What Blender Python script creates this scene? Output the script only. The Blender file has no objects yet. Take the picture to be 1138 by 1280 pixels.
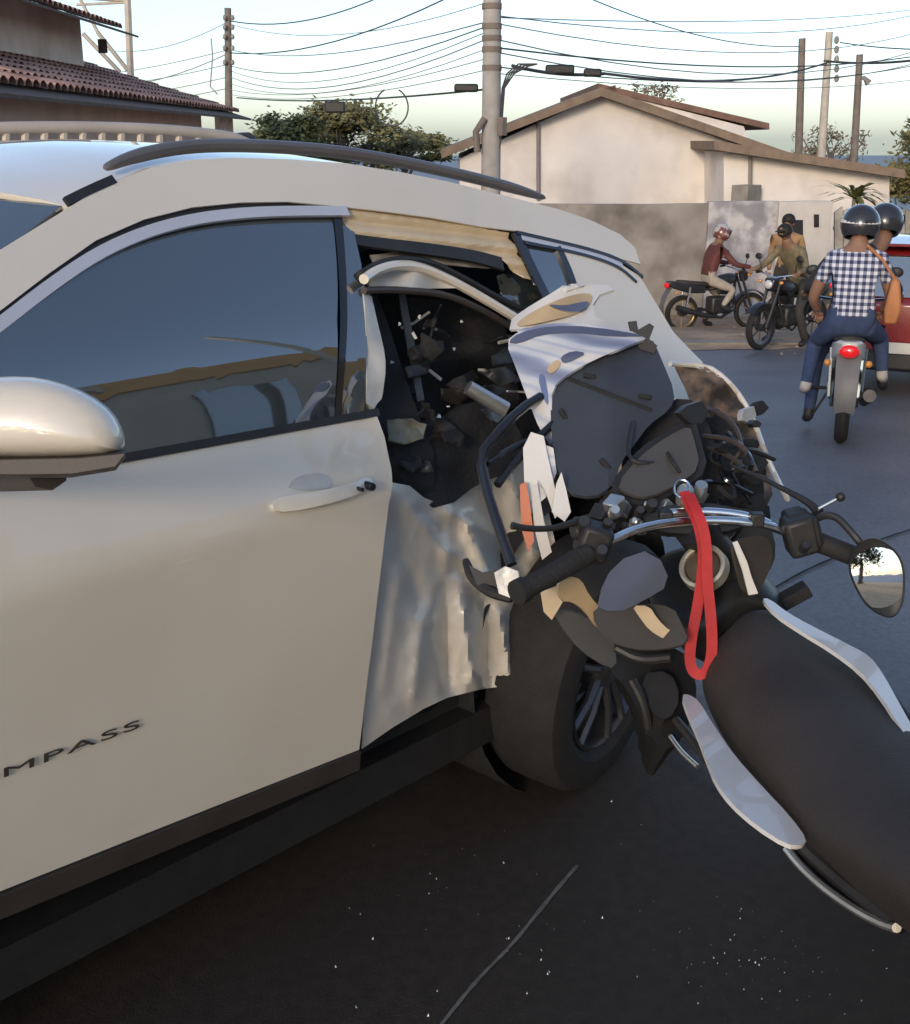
import bpy, bmesh, math, random
from mathutils import Vector, Matrix, noise
import numpy as np
random.seed(7)
sc = bpy.context.scene
COL = sc.collection
# ------------------------------------------------------------------ camera
FPX, YH, PHI, HC = 1500.0, 175.0, math.radians(43), 1.66      # focal length in photo pixels, horizon row, car axis to view angle, eye height
PITCH = math.atan((640 - YH) / FPX)
FH = Vector((math.cos(PHI), math.sin(PHI), 0)); RT = Vector((math.sin(PHI), -math.cos(PHI), 0)); ZZ = Vector((0, 0, 1))
FW = FH * math.cos(PITCH) - ZZ * math.sin(PITCH); UP = RT.cross(FW)
CP = Vector((-1.530, -1.703, HC))
cd = bpy.data.cameras.new('camera'); cam = bpy.data.objects.new('camera', cd); COL.objects.link(cam)
cam.location = CP
cam.rotation_euler = Matrix((RT, UP, -FW)).transposed().to_euler()
cd.sensor_fit = 'VERTICAL'; cd.sensor_height = 24.0; cd.lens = 24.0 * FPX / 1280.0
cd.clip_start = 0.05; cd.clip_end = 1500
sc.camera = cam
# ------------------------------------------------------------------ sky, sun, exposure
SUN_EL = math.radians(15)
sun_from = (-FH * 0.94 - RT * 0.34).normalized()
w = bpy.data.worlds.new('World'); sc.world = w; w.use_nodes = True
nt = w.node_tree; nt.nodes.clear()
sky = nt.nodes.new('ShaderNodeTexSky'); sky.sky_type = 'NISHITA'; sky.sun_disc = False
sky.sun_elevation = SUN_EL; sky.sun_rotation = math.atan2(sun_from.x, sun_from.y)
sky.air_density = 1.0; sky.dust_density = 1.2; sky.ozone_density = 2.0; sky.altitude = 100
hs = nt.nodes.new('ShaderNodeHueSaturation'); hs.inputs['Saturation'].default_value = 0.80
bg = nt.nodes.new('ShaderNodeBackground'); bg.inputs['Strength'].default_value = 0.118
wo = nt.nodes.new('ShaderNodeOutputWorld')
nt.links.new(sky.outputs[0], hs.inputs['Color']); wb = nt.nodes.new('ShaderNodeVectorMath'); wb.operation = 'MULTIPLY'; wb.inputs[1].default_value = (.93, 1.0, 1.11)   # camera white balance
nt.links.new(hs.outputs[0], wb.inputs[0]); nt.links.new(wb.outputs[0], bg.inputs['Color']); nt.links.new(bg.outputs[0], wo.inputs['Surface'])
sl = bpy.data.lights.new('sun', 'SUN'); sl.energy = 1.05; sl.angle = math.radians(12); sl.color = (1.0, 0.78, 0.54)
so = bpy.data.objects.new('sun', sl); COL.objects.link(so)
sdir = (sun_from * math.cos(SUN_EL) + ZZ * math.sin(SUN_EL))
so.rotation_euler = sdir.to_track_quat('Z', 'Y').to_euler(); so.location = (0, 0, 30)
sc.view_settings.view_transform = 'Standard'; sc.view_settings.look = 'None'
sc.view_settings.exposure = 1.0; sc.view_settings.gamma = 1.0; sc.view_settings.use_curve_mapping = False
sc.render.engine = 'CYCLES'

# ------------------------------------------------------------------ positions from the photograph
def ray(px, py): return FW + RT * ((px - 569) / FPX) - UP * ((py - 640) / FPX)
def pd(px, py, d): return CP + ray(px, py) * d                       # d metres along the optical axis
def pz(px, py, z):
    r = ray(px, py); return CP + r * ((z - CP.z) / r.z)
def proj(p):
    v = Vector(p) - CP; z = v.dot(FW); return (569 + FPX * v.dot(RT) / z, 640 - FPX * v.dot(UP) / z, z)
def gz(s): return -0.073 * (0.5 * ((s - 3.2) + math.sqrt((s - 3.2) ** 2 + 1.0)) - 0.15) if s < 45 else gz(44.99)
def gz0(s):
    return min(0.0, gz(s)) if s > 0 else 0.0
def rs(r, s, z=None):
    q = CP + RT * r + FH * s; q.z = gz0(s) if z is None else z; return q
def pg(px, py):                                                      # pixel on the sloping ground
    r = ray(px, py); lo, hi = 0.3, 60.0
    for i in range(50):
        m = (lo + hi) / 2; q = CP + r * m
        if q.z > gz0((q - CP).dot(FH)): lo = m
        else: hi = m
    return CP + r * lo
def ps(px, py, s):                                                   # pixel on the upright plane s metres ahead
    r = ray(px, py); return CP + r * (s / r.dot(FH))

# ------------------------------------------------------------------ materials
def lin(c):
    return tuple((v / 12.92 if v <= .04045 else ((v + .055) / 1.055) ** 2.4) for v in [x / 255 for x in c])
MATS = {}
def mat(name, col=(.5, .5, .5), rough=.5, metal=0, coat=0, coat_r=.03, spec=.5, var=0.12, vscale=8, bump=0, bscale=60, col2=None, mixscale=3, emit=0, trans=0, ior=1.45, alpha=1, detail=6, lohi=(.4, .6)):
    m = bpy.data.materials.new(name); m.use_nodes = True; n = m.node_tree; b = n.nodes['Principled BSDF']
    b.inputs['Roughness'].default_value = rough; b.inputs['Metallic'].default_value = metal
    b.inputs['Coat Weight'].default_value = coat; b.inputs['Coat Roughness'].default_value = coat_r
    b.inputs['Specular IOR Level'].default_value = spec; b.inputs['IOR'].default_value = ior
    b.inputs['Transmission Weight'].default_value = trans; b.inputs['Alpha'].default_value = alpha
    tc = n.nodes.new('ShaderNodeTexCoord')
    nz = n.nodes.new('ShaderNodeTexNoise'); nz.inputs['Scale'].default_value = vscale; nz.inputs['Detail'].default_value = detail
    n.links.new(tc.outputs['Object'], nz.inputs['Vector'])
    base = n.nodes.new('ShaderNodeRGB'); base.outputs[0].default_value = (*col, 1)
    src = base.outputs[0]
    if col2 is not None:
        nz2 = n.nodes.new('ShaderNodeTexNoise'); nz2.inputs['Scale'].default_value = mixscale; nz2.inputs['Detail'].default_value = detail
        n.links.new(tc.outputs['Object'], nz2.inputs['Vector'])
        rp = n.nodes.new('ShaderNodeMapRange'); rp.inputs[1].default_value = lohi[0]; rp.inputs[2].default_value = lohi[1]
        n.links.new(nz2.outputs[0], rp.inputs[0])
        mx = n.nodes.new('ShaderNodeMix'); mx.data_type = 'RGBA'; n.links.new(rp.outputs[0], mx.inputs[0])
        n.links.new(src, mx.inputs[6]); mx.inputs[7].default_value = (*col2, 1); src = mx.outputs[2]
    mr = n.nodes.new('ShaderNodeMapRange'); mr.inputs[1].default_value = .25; mr.inputs[2].default_value = .75
    mr.inputs[3].default_value = 1 - var; mr.inputs[4].default_value = 1 + var
    n.links.new(nz.outputs[0], mr.inputs[0])
    mm = n.nodes.new('ShaderNodeVectorMath'); mm.operation = 'SCALE'
    n.links.new(src, mm.inputs[0]); n.links.new(mr.outputs[0], mm.inputs['Scale'])
    n.links.new(mm.outputs[0], b.inputs['Base Color'])
    if emit:
        b.inputs['Emission Color'].default_value = (*col, 1); b.inputs['Emission Strength'].default_value = emit
    if bump:
        nb = n.nodes.new('ShaderNodeTexNoise'); nb.inputs['Scale'].default_value = bscale; nb.inputs['Detail'].default_value = 5
        n.links.new(tc.outputs['Object'], nb.inputs['Vector'])
        bp = n.nodes.new('ShaderNodeBump'); bp.inputs['Strength'].default_value = bump; bp.inputs['Distance'].default_value = .02
        n.links.new(nb.outputs[0], bp.inputs['Height']); n.links.new(bp.outputs[0], b.inputs['Normal'])
    MATS[name] = m; return m
mat('paint_white', (.74, .67, .56), .38, coat=1, coat_r=.015, var=.02, vscale=2.5, col2=(.70, .625, .515), mixscale=1.6)
MATS['paint_white'].node_tree.nodes['Principled BSDF'].inputs['Coat IOR'].default_value = 1.75
mat('inner_metal', (.50, .49, .46), .5, var=.2, vscale=14, coat=.3)
mat('torn_metal', (.40, .41, .41), .42, metal=.35, var=.25, vscale=9, col2=(.52, .50, .46), mixscale=5, bump=.25, bscale=18)
mat('black_plastic', (.022, .021, .021), .5, var=.25, vscale=20, bump=.05, bscale=400)
mat('cladding', (.048, .038, .033), .5, var=.2, vscale=10, bump=.08, bscale=300)
mat('gloss_black', (.012, .012, .014), .12, coat=.6, var=.1)
mat('grey_plastic', (.05, .055, .065), .42, var=.2, vscale=12, bump=.06, bscale=250)
mat('rail_grey', (.13, .12, .12), .42, metal=.2, var=.12)
mat('chrome', (.78, .77, .76), .18, metal=1, var=.05)
mat('brushed', (.62, .61, .58), .34, metal=.9, var=.15, vscale=30)
mat('mirror_glass', (.85, .87, .88), .02, metal=1, var=.0)
mat('rubber', (.018, .017, .017), .8, var=.3, vscale=25, bump=.2, bscale=120)
mat('alloy', (.14, .14, .145), .32, metal=.8, var=.12)
mat('interior', (.018, .018, .02), .85, var=.3, vscale=12, bump=.3, bscale=60)
mat('seat_fabric', (.035, .035, .038), .9, var=.3, vscale=25, bump=.3, bscale=200)
mat('headliner', (.32, .29, .25), .9, var=.15, vscale=30, bump=.1, bscale=200)
def glassmat(name, tint, refl, trans=.35, rough=.02):
    m = bpy.data.materials.new(name); m.use_nodes = True; n = m.node_tree; n.nodes.clear()
    o = n.nodes.new('ShaderNodeOutputMaterial'); g = n.nodes.new('ShaderNodeBsdfGlossy'); g.inputs['Roughness'].default_value = rough
    d = n.nodes.new('ShaderNodeBsdfDiffuse'); d.inputs['Color'].default_value = (*tint, 1)
    t = n.nodes.new('ShaderNodeBsdfTransparent'); t.inputs['Color'].default_value = (.42, .47, .48, 1)
    a = n.nodes.new('ShaderNodeMixShader'); a.inputs[0].default_value = trans
    n.links.new(d.outputs[0], a.inputs[1]); n.links.new(t.outputs[0], a.inputs[2])
    f = n.nodes.new('ShaderNodeFresnel'); f.inputs['IOR'].default_value = refl
    tc = n.nodes.new('ShaderNodeTexCoord'); nz = n.nodes.new('ShaderNodeTexNoise'); nz.inputs['Scale'].default_value = 1.6
    n.links.new(tc.outputs['Object'], nz.inputs['Vector'])
    bp = n.nodes.new('ShaderNodeBump'); bp.inputs['Strength'].default_value = .05; bp.inputs['Distance'].default_value = .05
    n.links.new(nz.outputs[0], bp.inputs['Height']); n.links.new(bp.outputs[0], g.inputs['Normal']); 
    b = n.nodes.new('ShaderNodeMixShader'); n.links.new(f.outputs[0], b.inputs[0])
    n.links.new(a.outputs[0], b.inputs[1]); n.links.new(g.outputs[0], b.inputs[2]); n.links.new(b.outputs[0], o.inputs['Surface'])
    MATS[name] = m; return m
glassmat('car_glass', (.055, .072, .082), 3.8, .38)
glassmat('clear_glass', (.2, .22, .22), 1.5, .75)

# ------------------------------------------------------------------ mesh helpers
LOCAL = set()                                                        # things whose parts are built in their own axes
class MB:
    def __init__(self): self.v = []; self.f = []
    def add(self, vs, fs):
        o = len(self.v); self.v += [tuple(p) for p in vs]; self.f += [tuple(i + o for i in q) for q in fs]; return self
    def box(self, c, size, rot=None, taper=1.0):
        c = Vector(c); sx, sy, sz = [s / 2 for s in size]; vs = []
        for k in (-1, 1):
            tp = taper if k > 0 else 1
            for (i, j) in ((-1, -1), (1, -1), (1, 1), (-1, 1)):
                p = Vector((i * sx * tp, j * sy * tp, k * sz))
                if rot is not None: p = rot @ p
                vs.append(c + p)
        return self.add(vs, [(3, 2, 1, 0), (4, 5, 6, 7), (0, 1, 5, 4), (1, 2, 6, 5), (2, 3, 7, 6), (3, 0, 4, 7)])
    def tube(self, pts, r, n=8, cap=True, flat=1.0, upv=None):
        pts = [Vector(p) for p in pts]; m = len(pts)
        rr = r if isinstance(r, (list, tuple)) else [r] * m
        vs = []; fs = []; prev = None
        for i, p in enumerate(pts):
            t = (pts[min(i + 1, m - 1)] - pts[max(i - 1, 0)]).normalized()
            if prev is None:
                a = Vector(upv) if upv is not None else (Vector((0, 0, 1)) if abs(t.z) < .9 else Vector((1, 0, 0)))
            else: a = prev
            x = (a - t * a.dot(t)).normalized(); prev = x; y = t.cross(x)
            for k in range(n):
                g = 2 * math.pi * k / n
                vs.append(p + x * math.cos(g) * rr[i] * flat + y * math.sin(g) * rr[i])
        for i in range(m - 1):
            for k in range(n):
                a = i * n + k; b = i * n + (k + 1) % n; fs.append((a, b, b + n, a + n))
        if cap: fs.append(tuple(range(n - 1, -1, -1))); fs.append(tuple((m - 1) * n + k for k in range(n)))
        return self.add(vs, fs)
    def loft(self, secs, closed=True, cap=True):
        n = len(secs[0]); vs = [p for s in secs for p in s]; fs = []
        for i in range(len(secs) - 1):
            for k in range(n if closed else n - 1):
                a = i * n + k; b = i * n + (k + 1) % n; fs.append((a, b, b + n, a + n))
        if cap and closed: fs.append(tuple(range(n - 1, -1, -1))); fs.append(tuple((len(secs) - 1) * n + k for k in range(n)))
        return self.add(vs, fs)
    def lathe(self, prof, c, axis, n=24, cap=False):                 # prof = (radius, along axis)
        ax = Vector(axis).normalized(); a = Vector((0, 0, 1)) if abs(ax.z) < .9 else Vector((1, 0, 0))
        x = (a - ax * a.dot(ax)).normalized(); y = ax.cross(x); c = Vector(c); vs = []
        for (r, h) in prof:
            for k in range(n):
                g = 2 * math.pi * k / n; vs.append(c + ax * h + (x * math.cos(g) + y * math.sin(g)) * r)
        fs = []
        for i in range(len(prof) - 1):
            for k in range(n):
                p = i * n + k; q = i * n + (k + 1) % n; fs.append((p, q, q + n, p + n))
        if cap: fs.append(tuple(range(n - 1, -1, -1))); fs.append(tuple((len(prof) - 1) * n + k for k in range(n)))
        return self.add(vs, fs)
    def ball(self, c, r, n=12, m=8):
        rx, ry, rz = r if isinstance(r, (tuple, list)) else (r, r, r); c = Vector(c); vs = []; fs = []
        for i in range(m + 1):
            th = math.pi * i / m
            for k in range(n):
                g = 2 * math.pi * k / n; vs.append(c + Vector((rx * math.sin(th) * math.cos(g), ry * math.sin(th) * math.sin(g), rz * math.cos(th))))
        for i in range(m):
            for k in range(n):
                a = i * n + k; b = i * n + (k + 1) % n; fs.append((a, a + n, b + n, b))
        return self.add(vs, fs)
    def slab(self, pts, thick, nrm=None):                            # closed outline (3D) extruded
        pts = [Vector(p) for p in pts]
        if nrm is None:
            nrm = Vector((0, 0, 0)); c = sum(pts, Vector()) / len(pts)
            for i in range(len(pts)): nrm += (pts[i] - c).cross(pts[(i + 1) % len(pts)] - c)
        nrm = Vector(nrm).normalized() * thick; n = len(pts)
        vs = pts + [p + nrm for p in pts]
        return self.add(vs, [tuple(range(n - 1, -1, -1)), tuple(range(n, 2 * n))] + [(i, (i + 1) % n, n + (i + 1) % n, n + i) for i in range(n)])
    def build(self, name, m, parent=None, smooth=True, bevel=0, auto=40, solid=0, sub=0, origin=None):
        me = bpy.data.meshes.new(name); me.from_pydata(self.v, [], self.f); me.validate(); me.update()
        b = bmesh.new(); b.from_mesh(me); bmesh.ops.remove_doubles(b, verts=b.verts, dist=1e-5); bmesh.ops.recalc_face_normals(b, faces=b.faces); b.to_mesh(me); b.free()
        return link(name, me, m, parent, smooth, bevel, auto, solid, sub)
def link(name, me, m, parent=None, smooth=True, bevel=0, auto=40, solid=0, sub=0):
    o = bpy.data.objects.new(name, me); COL.objects.link(o)
    for k in (m if isinstance(m, list) else [m]): me.materials.append(MATS[k])
    if solid:
        md = o.modifiers.new('solid', 'SOLIDIFY'); md.thickness = solid; md.offset = -1
    if solid and smooth and not bevel:
        md = o.modifiers.new('split', 'EDGE_SPLIT'); md.split_angle = math.radians(min(auto, 50)); md.use_edge_sharp = True
    if bevel:
        md = o.modifiers.new('bevel', 'BEVEL'); md.width = bevel; md.segments = 2; md.limit_method = 'ANGLE'; md.angle_limit = math.radians(35)
    if sub:
        md = o.modifiers.new('sub', 'SUBSURF'); md.levels = sub; md.render_levels = sub
    if smooth:
        for p in me.polygons: p.use_smooth = True
        if auto < 180: me.set_sharp_from_angle(angle=math.radians(auto))
    if parent is not None:
        o.parent = parent
        if parent.type == 'EMPTY' and parent.name not in LOCAL: o.matrix_parent_inverse = Matrix.Translation(-parent.location)
    return o
def thing(name, label, cat, loc=(0, 0, 0), group=None, rotz=None):
    o = bpy.data.objects.new(name, None); COL.objects.link(o); o.location = loc; o.empty_display_size = .2
    if rotz is not None: o.rotation_euler = (0, 0, rotz); LOCAL.add(o.name)
    tag(o, label, cat, group); return o
def tag(o, label, cat, group=None):
    o['label'] = label; o['category'] = cat
    if group: o['group'] = group
    return o
def kind(o, k): o['kind'] = k; return o
def copy_tree(o, off=None, parent=None):
    c = o.copy(); COL.objects.link(c)
    if parent is not None: c.parent = parent
    for ch in o.children: copy_tree(ch, None, c)
    return c
def grid_poly(poly, step):
    """fill a 2D outline and cut it into a grid; returns verts (2D) and faces"""
    b = bmesh.new(); vs = [b.verts.new((p[0], p[1], 0)) for p in poly]
    b.faces.new(vs); bmesh.ops.triangulate(b, faces=b.faces[:])
    sx, sy = step if isinstance(step, tuple) else (step, step)
    xs = [p[0] for p in poly]; ys = [p[1] for p in poly]
    for k, (lo, hi, st) in enumerate(((min(xs), max(xs), sx), (min(ys), max(ys), sy))):
        q = math.floor(lo / st) * st + st
        while q < hi - 1e-6:
            co = (q, 0, 0) if k == 0 else (0, q, 0); no = (1, 0, 0) if k == 0 else (0, 1, 0)
            bmesh.ops.bisect_plane(b, geom=b.verts[:] + b.edges[:] + b.faces[:], plane_co=co, plane_no=no, dist=1e-6)
            q += st
    bmesh.ops.remove_doubles(b, verts=b.verts, dist=1e-6)
    b.verts.index_update(); V = [(v.co.x, v.co.y) for v in b.verts]; Fc = [tuple(v.index for v in f.verts) for f in b.faces]; b.free()
    return V, Fc
def smoothpoly(pts, it=1, closed=True):
    for _ in range(it):
        q = []; n = len(pts)
        for i in range(n if closed else n - 1):
            a = Vector(pts[i]); c = Vector(pts[(i + 1) % n]); q += [a * .75 + c * .25, a * .25 + c * .75]
        if not closed: q = [Vector(pts[0])] + q + [Vector(pts[-1])]
        pts = q
    return [tuple(p) for p in pts]
def nz3(p, s=1.0): return noise.noise(Vector(p) * s)
def patch(name, m, parent, poly, fn, step=12, solid=.003, smooth=True, auto=60, bevel=0):
    """outline in any 2D space, cut to a grid, each vertex sent to 3D by fn"""
    V, Fc = grid_poly(poly, step); a = MB(); a.add([fn(*p) for p in V], Fc)
    return a.build(name, m, parent, smooth, bevel, auto, solid)
def text_mesh(name, s, size, m, parent, M4, depth=.002):
    cu = bpy.data.curves.new(name, 'FONT'); cu.body = s; cu.size = size; cu.extrude = depth; cu.align_x = 'CENTER'; cu.align_y = 'CENTER'; cu.space_character = 1.15
    o = bpy.data.objects.new(name, cu); COL.objects.link(o); bpy.context.view_layer.update()
    me = bpy.data.meshes.new_from_object(o.evaluated_get(bpy.context.evaluated_depsgraph_get())); bpy.data.objects.remove(o); me.transform(M4)
    return link(name, me, m, parent, smooth=False)
# ================================================================== the white car
# car axes: x to the rear (0 at the rear edge of the front door), y to the far side, z up
_SZ = [0, .22, .36, .50, .80, .95, .985, 1.05, 1.12, 1.32, 1.50, 1.60, 1.70]
_SY = [.07, .035, .02, .005, -.012, -.018, -.018, .012, .048, .135, .245, .315, .40]
def _hermite(xs, ys, n=900):
    xs, ys = np.array(xs, float), np.array(ys, float); m = np.gradient(ys, xs); q = np.linspace(xs[0], xs[-1], n); out = []
    for v in q:
        i = min(len(xs) - 2, max(0, int(np.searchsorted(xs, v)) - 1)); h = xs[i + 1] - xs[i]; t = (v - xs[i]) / h
        out.append((2 * t**3 - 3 * t**2 + 1) * ys[i] + (t**3 - 2 * t**2 + t) * h * m[i] + (3 * t**2 - 2 * t**3) * ys[i + 1] + (t**3 - t**2) * h * m[i + 1])
    return q, np.array(out)
_DZ, _DY = _hermite(_SZ, _SY)
def S2(x, z):
    y = float(np.interp(z, _DZ, _DY))
    if x > 1.20: y += .24 * (x - 1.20) ** 2
    if x < -1.75: y += .22 * (x + 1.75) ** 2
    return y
def side_xz(px, py, off=0):
    r = ray(px, py); lo, hi = .2, 9.0
    for i in range(50):
        m = (lo + hi) / 2; q = CP + r * m
        if q.y < S2(q.x, q.z) + off: lo = m
        else: hi = m
    q = CP + r * lo; return (q.x, q.z)
def sx(pts, off=0): return [side_xz(*p, off) for p in pts]
def sxc(pts, off=0):                                                  # closed outline, corners filled in so curved panels keep their edge
    q = []; n = len(pts)
    for i in range(n):
        a, b = pts[i], pts[(i + 1) % n]; k = max(1, int(math.hypot(b[0] - a[0], b[1] - a[1]) / 12))
        q += [(a[0] + (b[0] - a[0]) * j / k, a[1] + (b[1] - a[1]) * j / k) for j in range(k)]
    return sx(q, off)
def onside(off=0, fn=None):
    def g(x, z):
        y = S2(x, z) + off
        if fn: y += fn(x, z)
        return Vector((x, y, z))
    return g
WID = 1.82                                                            # full width of the body
suv = thing('white_car', 'white five-door family car with its rear door smashed in by a motorcycle', 'car', (0, .9, 0))
sill_r = side_xz(449, 937); sill_l0 = side_xz(0, 1116)
def sillz(x): return sill_r[1] + (sill_l0[1] - sill_r[1]) * (x - sill_r[0]) / (sill_l0[0] - sill_r[0])
XF = -1.06
# ---- front door skin
belt = sx([(0, 600), (155, 576), (300, 548), (400, 530), (470, 517)])
beltx = lambda x: float(np.interp(x, [b[0] for b in belt], [b[1] for b in belt]))
rear_edge = sx([(480, 545), (489, 585), (487, 630), (480, 680), (474, 730), (466, 800), (457, 870), (449, 937)])
door = [(XF, beltx(XF) - .0)] + [b for b in belt] + rear_edge + [(XF + .04, sillz(XF))]
def dent(x, z):
    return .0025 * nz3((x * 2.3, z * 2.8, 1.7)) + .012 * max(0, 1 - abs(x - .12) / .10) ** 2 * nz3((x * 9, z * 7, 3))
front_door = patch('front_door', 'paint_white', suv, door, onside(0, dent), (.035, .022), .004, auto=70)
# ---- handle
hp = [(335, 626), (345, 618), (380, 611), (430, 601), (452, 594), (462, 598), (461, 608), (440, 614), (400, 625), (352, 638), (338, 636)]
hxz = sx(hp)
hc = (sum(p[0] for p in hxz) / len(hxz), sum(p[1] for p in hxz) / len(hxz))
def hb(x, z):
    return Vector((x, S2(x, z) - .012 - .018 * max(0, 1 - ((x - hc[0]) / .12) ** 2), z))
hd = patch('door_handle', 'paint_white', suv, smoothpoly(hxz, 1), hb, .012, .016, bevel=.004)
hd['label'] = 'white pull handle of the front door'
a = MB(); kx, kz = side_xz(452, 605); a.lathe([(.0001, -.034), (.0075, -.034), (.009, -.03), (.009, 0)], (kx, S2(kx, kz) , kz), (0, 1, 0), 14); a.build('lock_cylinder', 'gloss_black', hd)
kx, kz = side_xz(438, 608)
a = MB(); a.lathe([(.0001, -.036), (.0045, -.036), (.0045, 0)], (kx, S2(kx, kz), kz), (0, 1, 0), 10); a.build('handle_button', 'gloss_black', hd)
cup = sx(smoothpoly([(358, 612), (366, 598), (385, 591), (408, 592), (416, 602), (410, 612)], 1))
patch('handle_recess', 'inner_metal', suv, cup, onside(-.0025), .01, .002)
# ---- lettering on the door
bx0 = side_xz(0, 968); bx1 = side_xz(173, 910)
ang = math.atan2(bx1[1] - bx0[1], bx1[0] - bx0[0]); 
L5 = math.hypot(bx1[0] - bx0[0], bx1[1] - bx0[1])
FONT_K = 1.0
tl = L5 / 5.05 * 7.0
tc_ = (bx1[0] - math.cos(ang) * tl / 2, bx1[1] - math.sin(ang) * tl / 2 + .004)
cu_w = tl
def badge():
    M = Matrix.Translation((tc_[0], S2(*tc_) - .004, tc_[1])) @ Matrix.Rotation(ang * -1, 4, 'Y') @ Matrix(((1, 0, 0, 0), (0, 0, -1, 0), (0, 1, 0, 0), (0, 0, 0, 1))) @ Matrix.Diagonal((1.62, 1, 1, 1))
    return text_mesh('lettering', 'COMPASS', .0225, 'badge_dark', suv, M, .0008)
mat('badge_dark', (.07, .06, .05), .35, metal=.3)
bd = badge()
cw = max(v.co.x for v in bd.data.vertices) - min(v.co.x for v in bd.data.vertices)
k = 1.10 * tl * math.cos(ang) / cw
mx_ = max(v.co.x for v in bd.data.vertices)
for v in bd.data.vertices: v.co.x = bx1[0] + (v.co.x - mx_) * k
# ---- black sill cladding and underbody
def strip(name, m, parent, top, bot, off, solid=.01, n=40):
    a = MB(); T = [Vector((x, S2(x, z) + off, z)) for x, z in top]; B = [Vector((x, S2(x, z) + off, z)) for x, z in bot]
    vs = []; fs = []
    for p, q in zip(T, B): vs += [p, q]
    for i in range(len(T) - 1): fs.append((2 * i, 2 * i + 1, 2 * i + 3, 2 * i + 2))
    a.add(vs, fs); return a.build(name, m, parent, True, 0, 50, solid)
xs_ = [XF - .1 + i * (sill_r[0] + .1 - XF) / 24 for i in range(25)]
strip('sill_cladding', 'cladding', suv, [(x, sillz(x) - .002) for x in xs_], [(x, sillz(x) - .048) for x in xs_], .004)
a = MB(); a.loft([[Vector((x, .10, .30)), Vector((x, .10, .20)), Vector((x, WID - .10, .20)), Vector((x, WID - .10, .30))] for x in (-2.2, -1.2, 0, 1.0, 1.35)]); a.build('underbody', 'black_plastic', suv)
xs2 = [sill_r[0] + i * .06 for i in range(10)]
strip('rear_sill', 'interior', suv, [(x, .34 + .012 * math.sin(x * 31)) for x in xs2], [(x, .24) for x in xs2], .15, .02)  # near-black colour paints in the darkness beneath the crumpled skin
# ---- side window, pillar cover, seals and bright strip
wtop_px = [(-120, 505), (0, 415), (60, 367), (120, 325), (180, 298), (240, 281), (300, 273), (360, 270), (421, 270)]
wtop = sx(wtop_px)
glass_poly = wtop + sx([(419, 400), (421, 524)]) + [b for b in reversed(sx([(0, 598), (155, 572), (300, 545)]))]
patch('front_window', 'car_glass', suv, glass_poly, onside(.012, lambda x, z: -.018 * math.sin(max(0, min(1, (z - 1.1) / .4)) * math.pi)), .03, .004, auto=180)
patch('window_divider', 'gloss_black', suv, sx([(420, 268), (430, 268), (430, 521), (422, 523)]), onside(.006), .04, .01)
patch('pillar_cover', 'car_glass', suv, sx([(431, 280), (446, 290), (455, 330), (461, 380), (462, 440), (459, 515), (431, 520)]), onside(.008), .04, .006)
def band(name, m, parent, px_pts, wdt, off, thick=.008, n=3):
    """a strip that follows a line of the photograph on the car's side; wdt in metres, centred"""
    q = sx(smoothpoly(px_pts, 2, False)); T = []; B = []
    for i, p in enumerate(q):
        a_, b_ = Vector(q[max(i - 1, 0)]), Vector(q[min(i + 1, len(q) - 1)]); t = (b_ - a_).normalized(); nn = Vector((-t.y, t.x)); w_ = wdt if not isinstance(wdt, (list, tuple)) else wdt[0] + (wdt[1] - wdt[0]) * i / (len(q) - 1)
        T.append(tuple(Vector(p) + nn * w_ / 2)); B.append(tuple(Vector(p) - nn * w_ / 2))
    return strip(name, m, parent, T, B, off, thick)
mat('satin_strip', (.62, .62, .66), .3, metal=.35, var=.04)
band('bright_strip', 'satin_strip', suv, [(-130, 500), (0, 404), (60, 357), (120, 316), (180, 289), (240, 273), (300, 265.5), (360, 263), (434, 263)], .019, -.004)
band('door_seal', 'black_plastic', suv, [(-140, 488), (0, 391), (60, 345), (120, 303), (180, 277), (240, 262), (300, 256), (360, 255), (434, 257)], .011, .006)
band('belt_moulding', 'black_plastic', suv, [(-20, 602), (155, 571), (300, 545), (400, 527), (472, 514)], .014, -.006)
# ---- body side above the windows (cant rail), front to back
rail_px = [(85, 252), (140, 226), (180, 210), (235, 199), (290, 196), (430, 203), (560, 226), (690, 258)]
upper = [(-160, 440), (-60, 352), (0, 312), (60, 275), (110, 244), (150, 224), (190, 209), (235, 200), (290, 197), (360, 199), (430, 204), (500, 215), (560, 227), (640, 247), (700, 262), (740, 276), (775, 293), (793, 309)]
lower = [(800, 330), (770, 322), (720, 308), (690, 300), (652, 289), (640, 288), (600, 283), (540, 272), (480, 264), (434, 259), (360, 252), (300, 253), (240, 259), (180, 274), (120, 300), (60, 342), (0, 388), (-140, 485)]
side_frame = patch('roof_side_frame', 'paint_white', suv, sxc(upper + lower), onside(-.002, lambda x, z: .006 * max(0, 1 - abs(x - .62) / .16) * nz3((x * 11, z * 13, 2))), .03, .004, auto=70)
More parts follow.
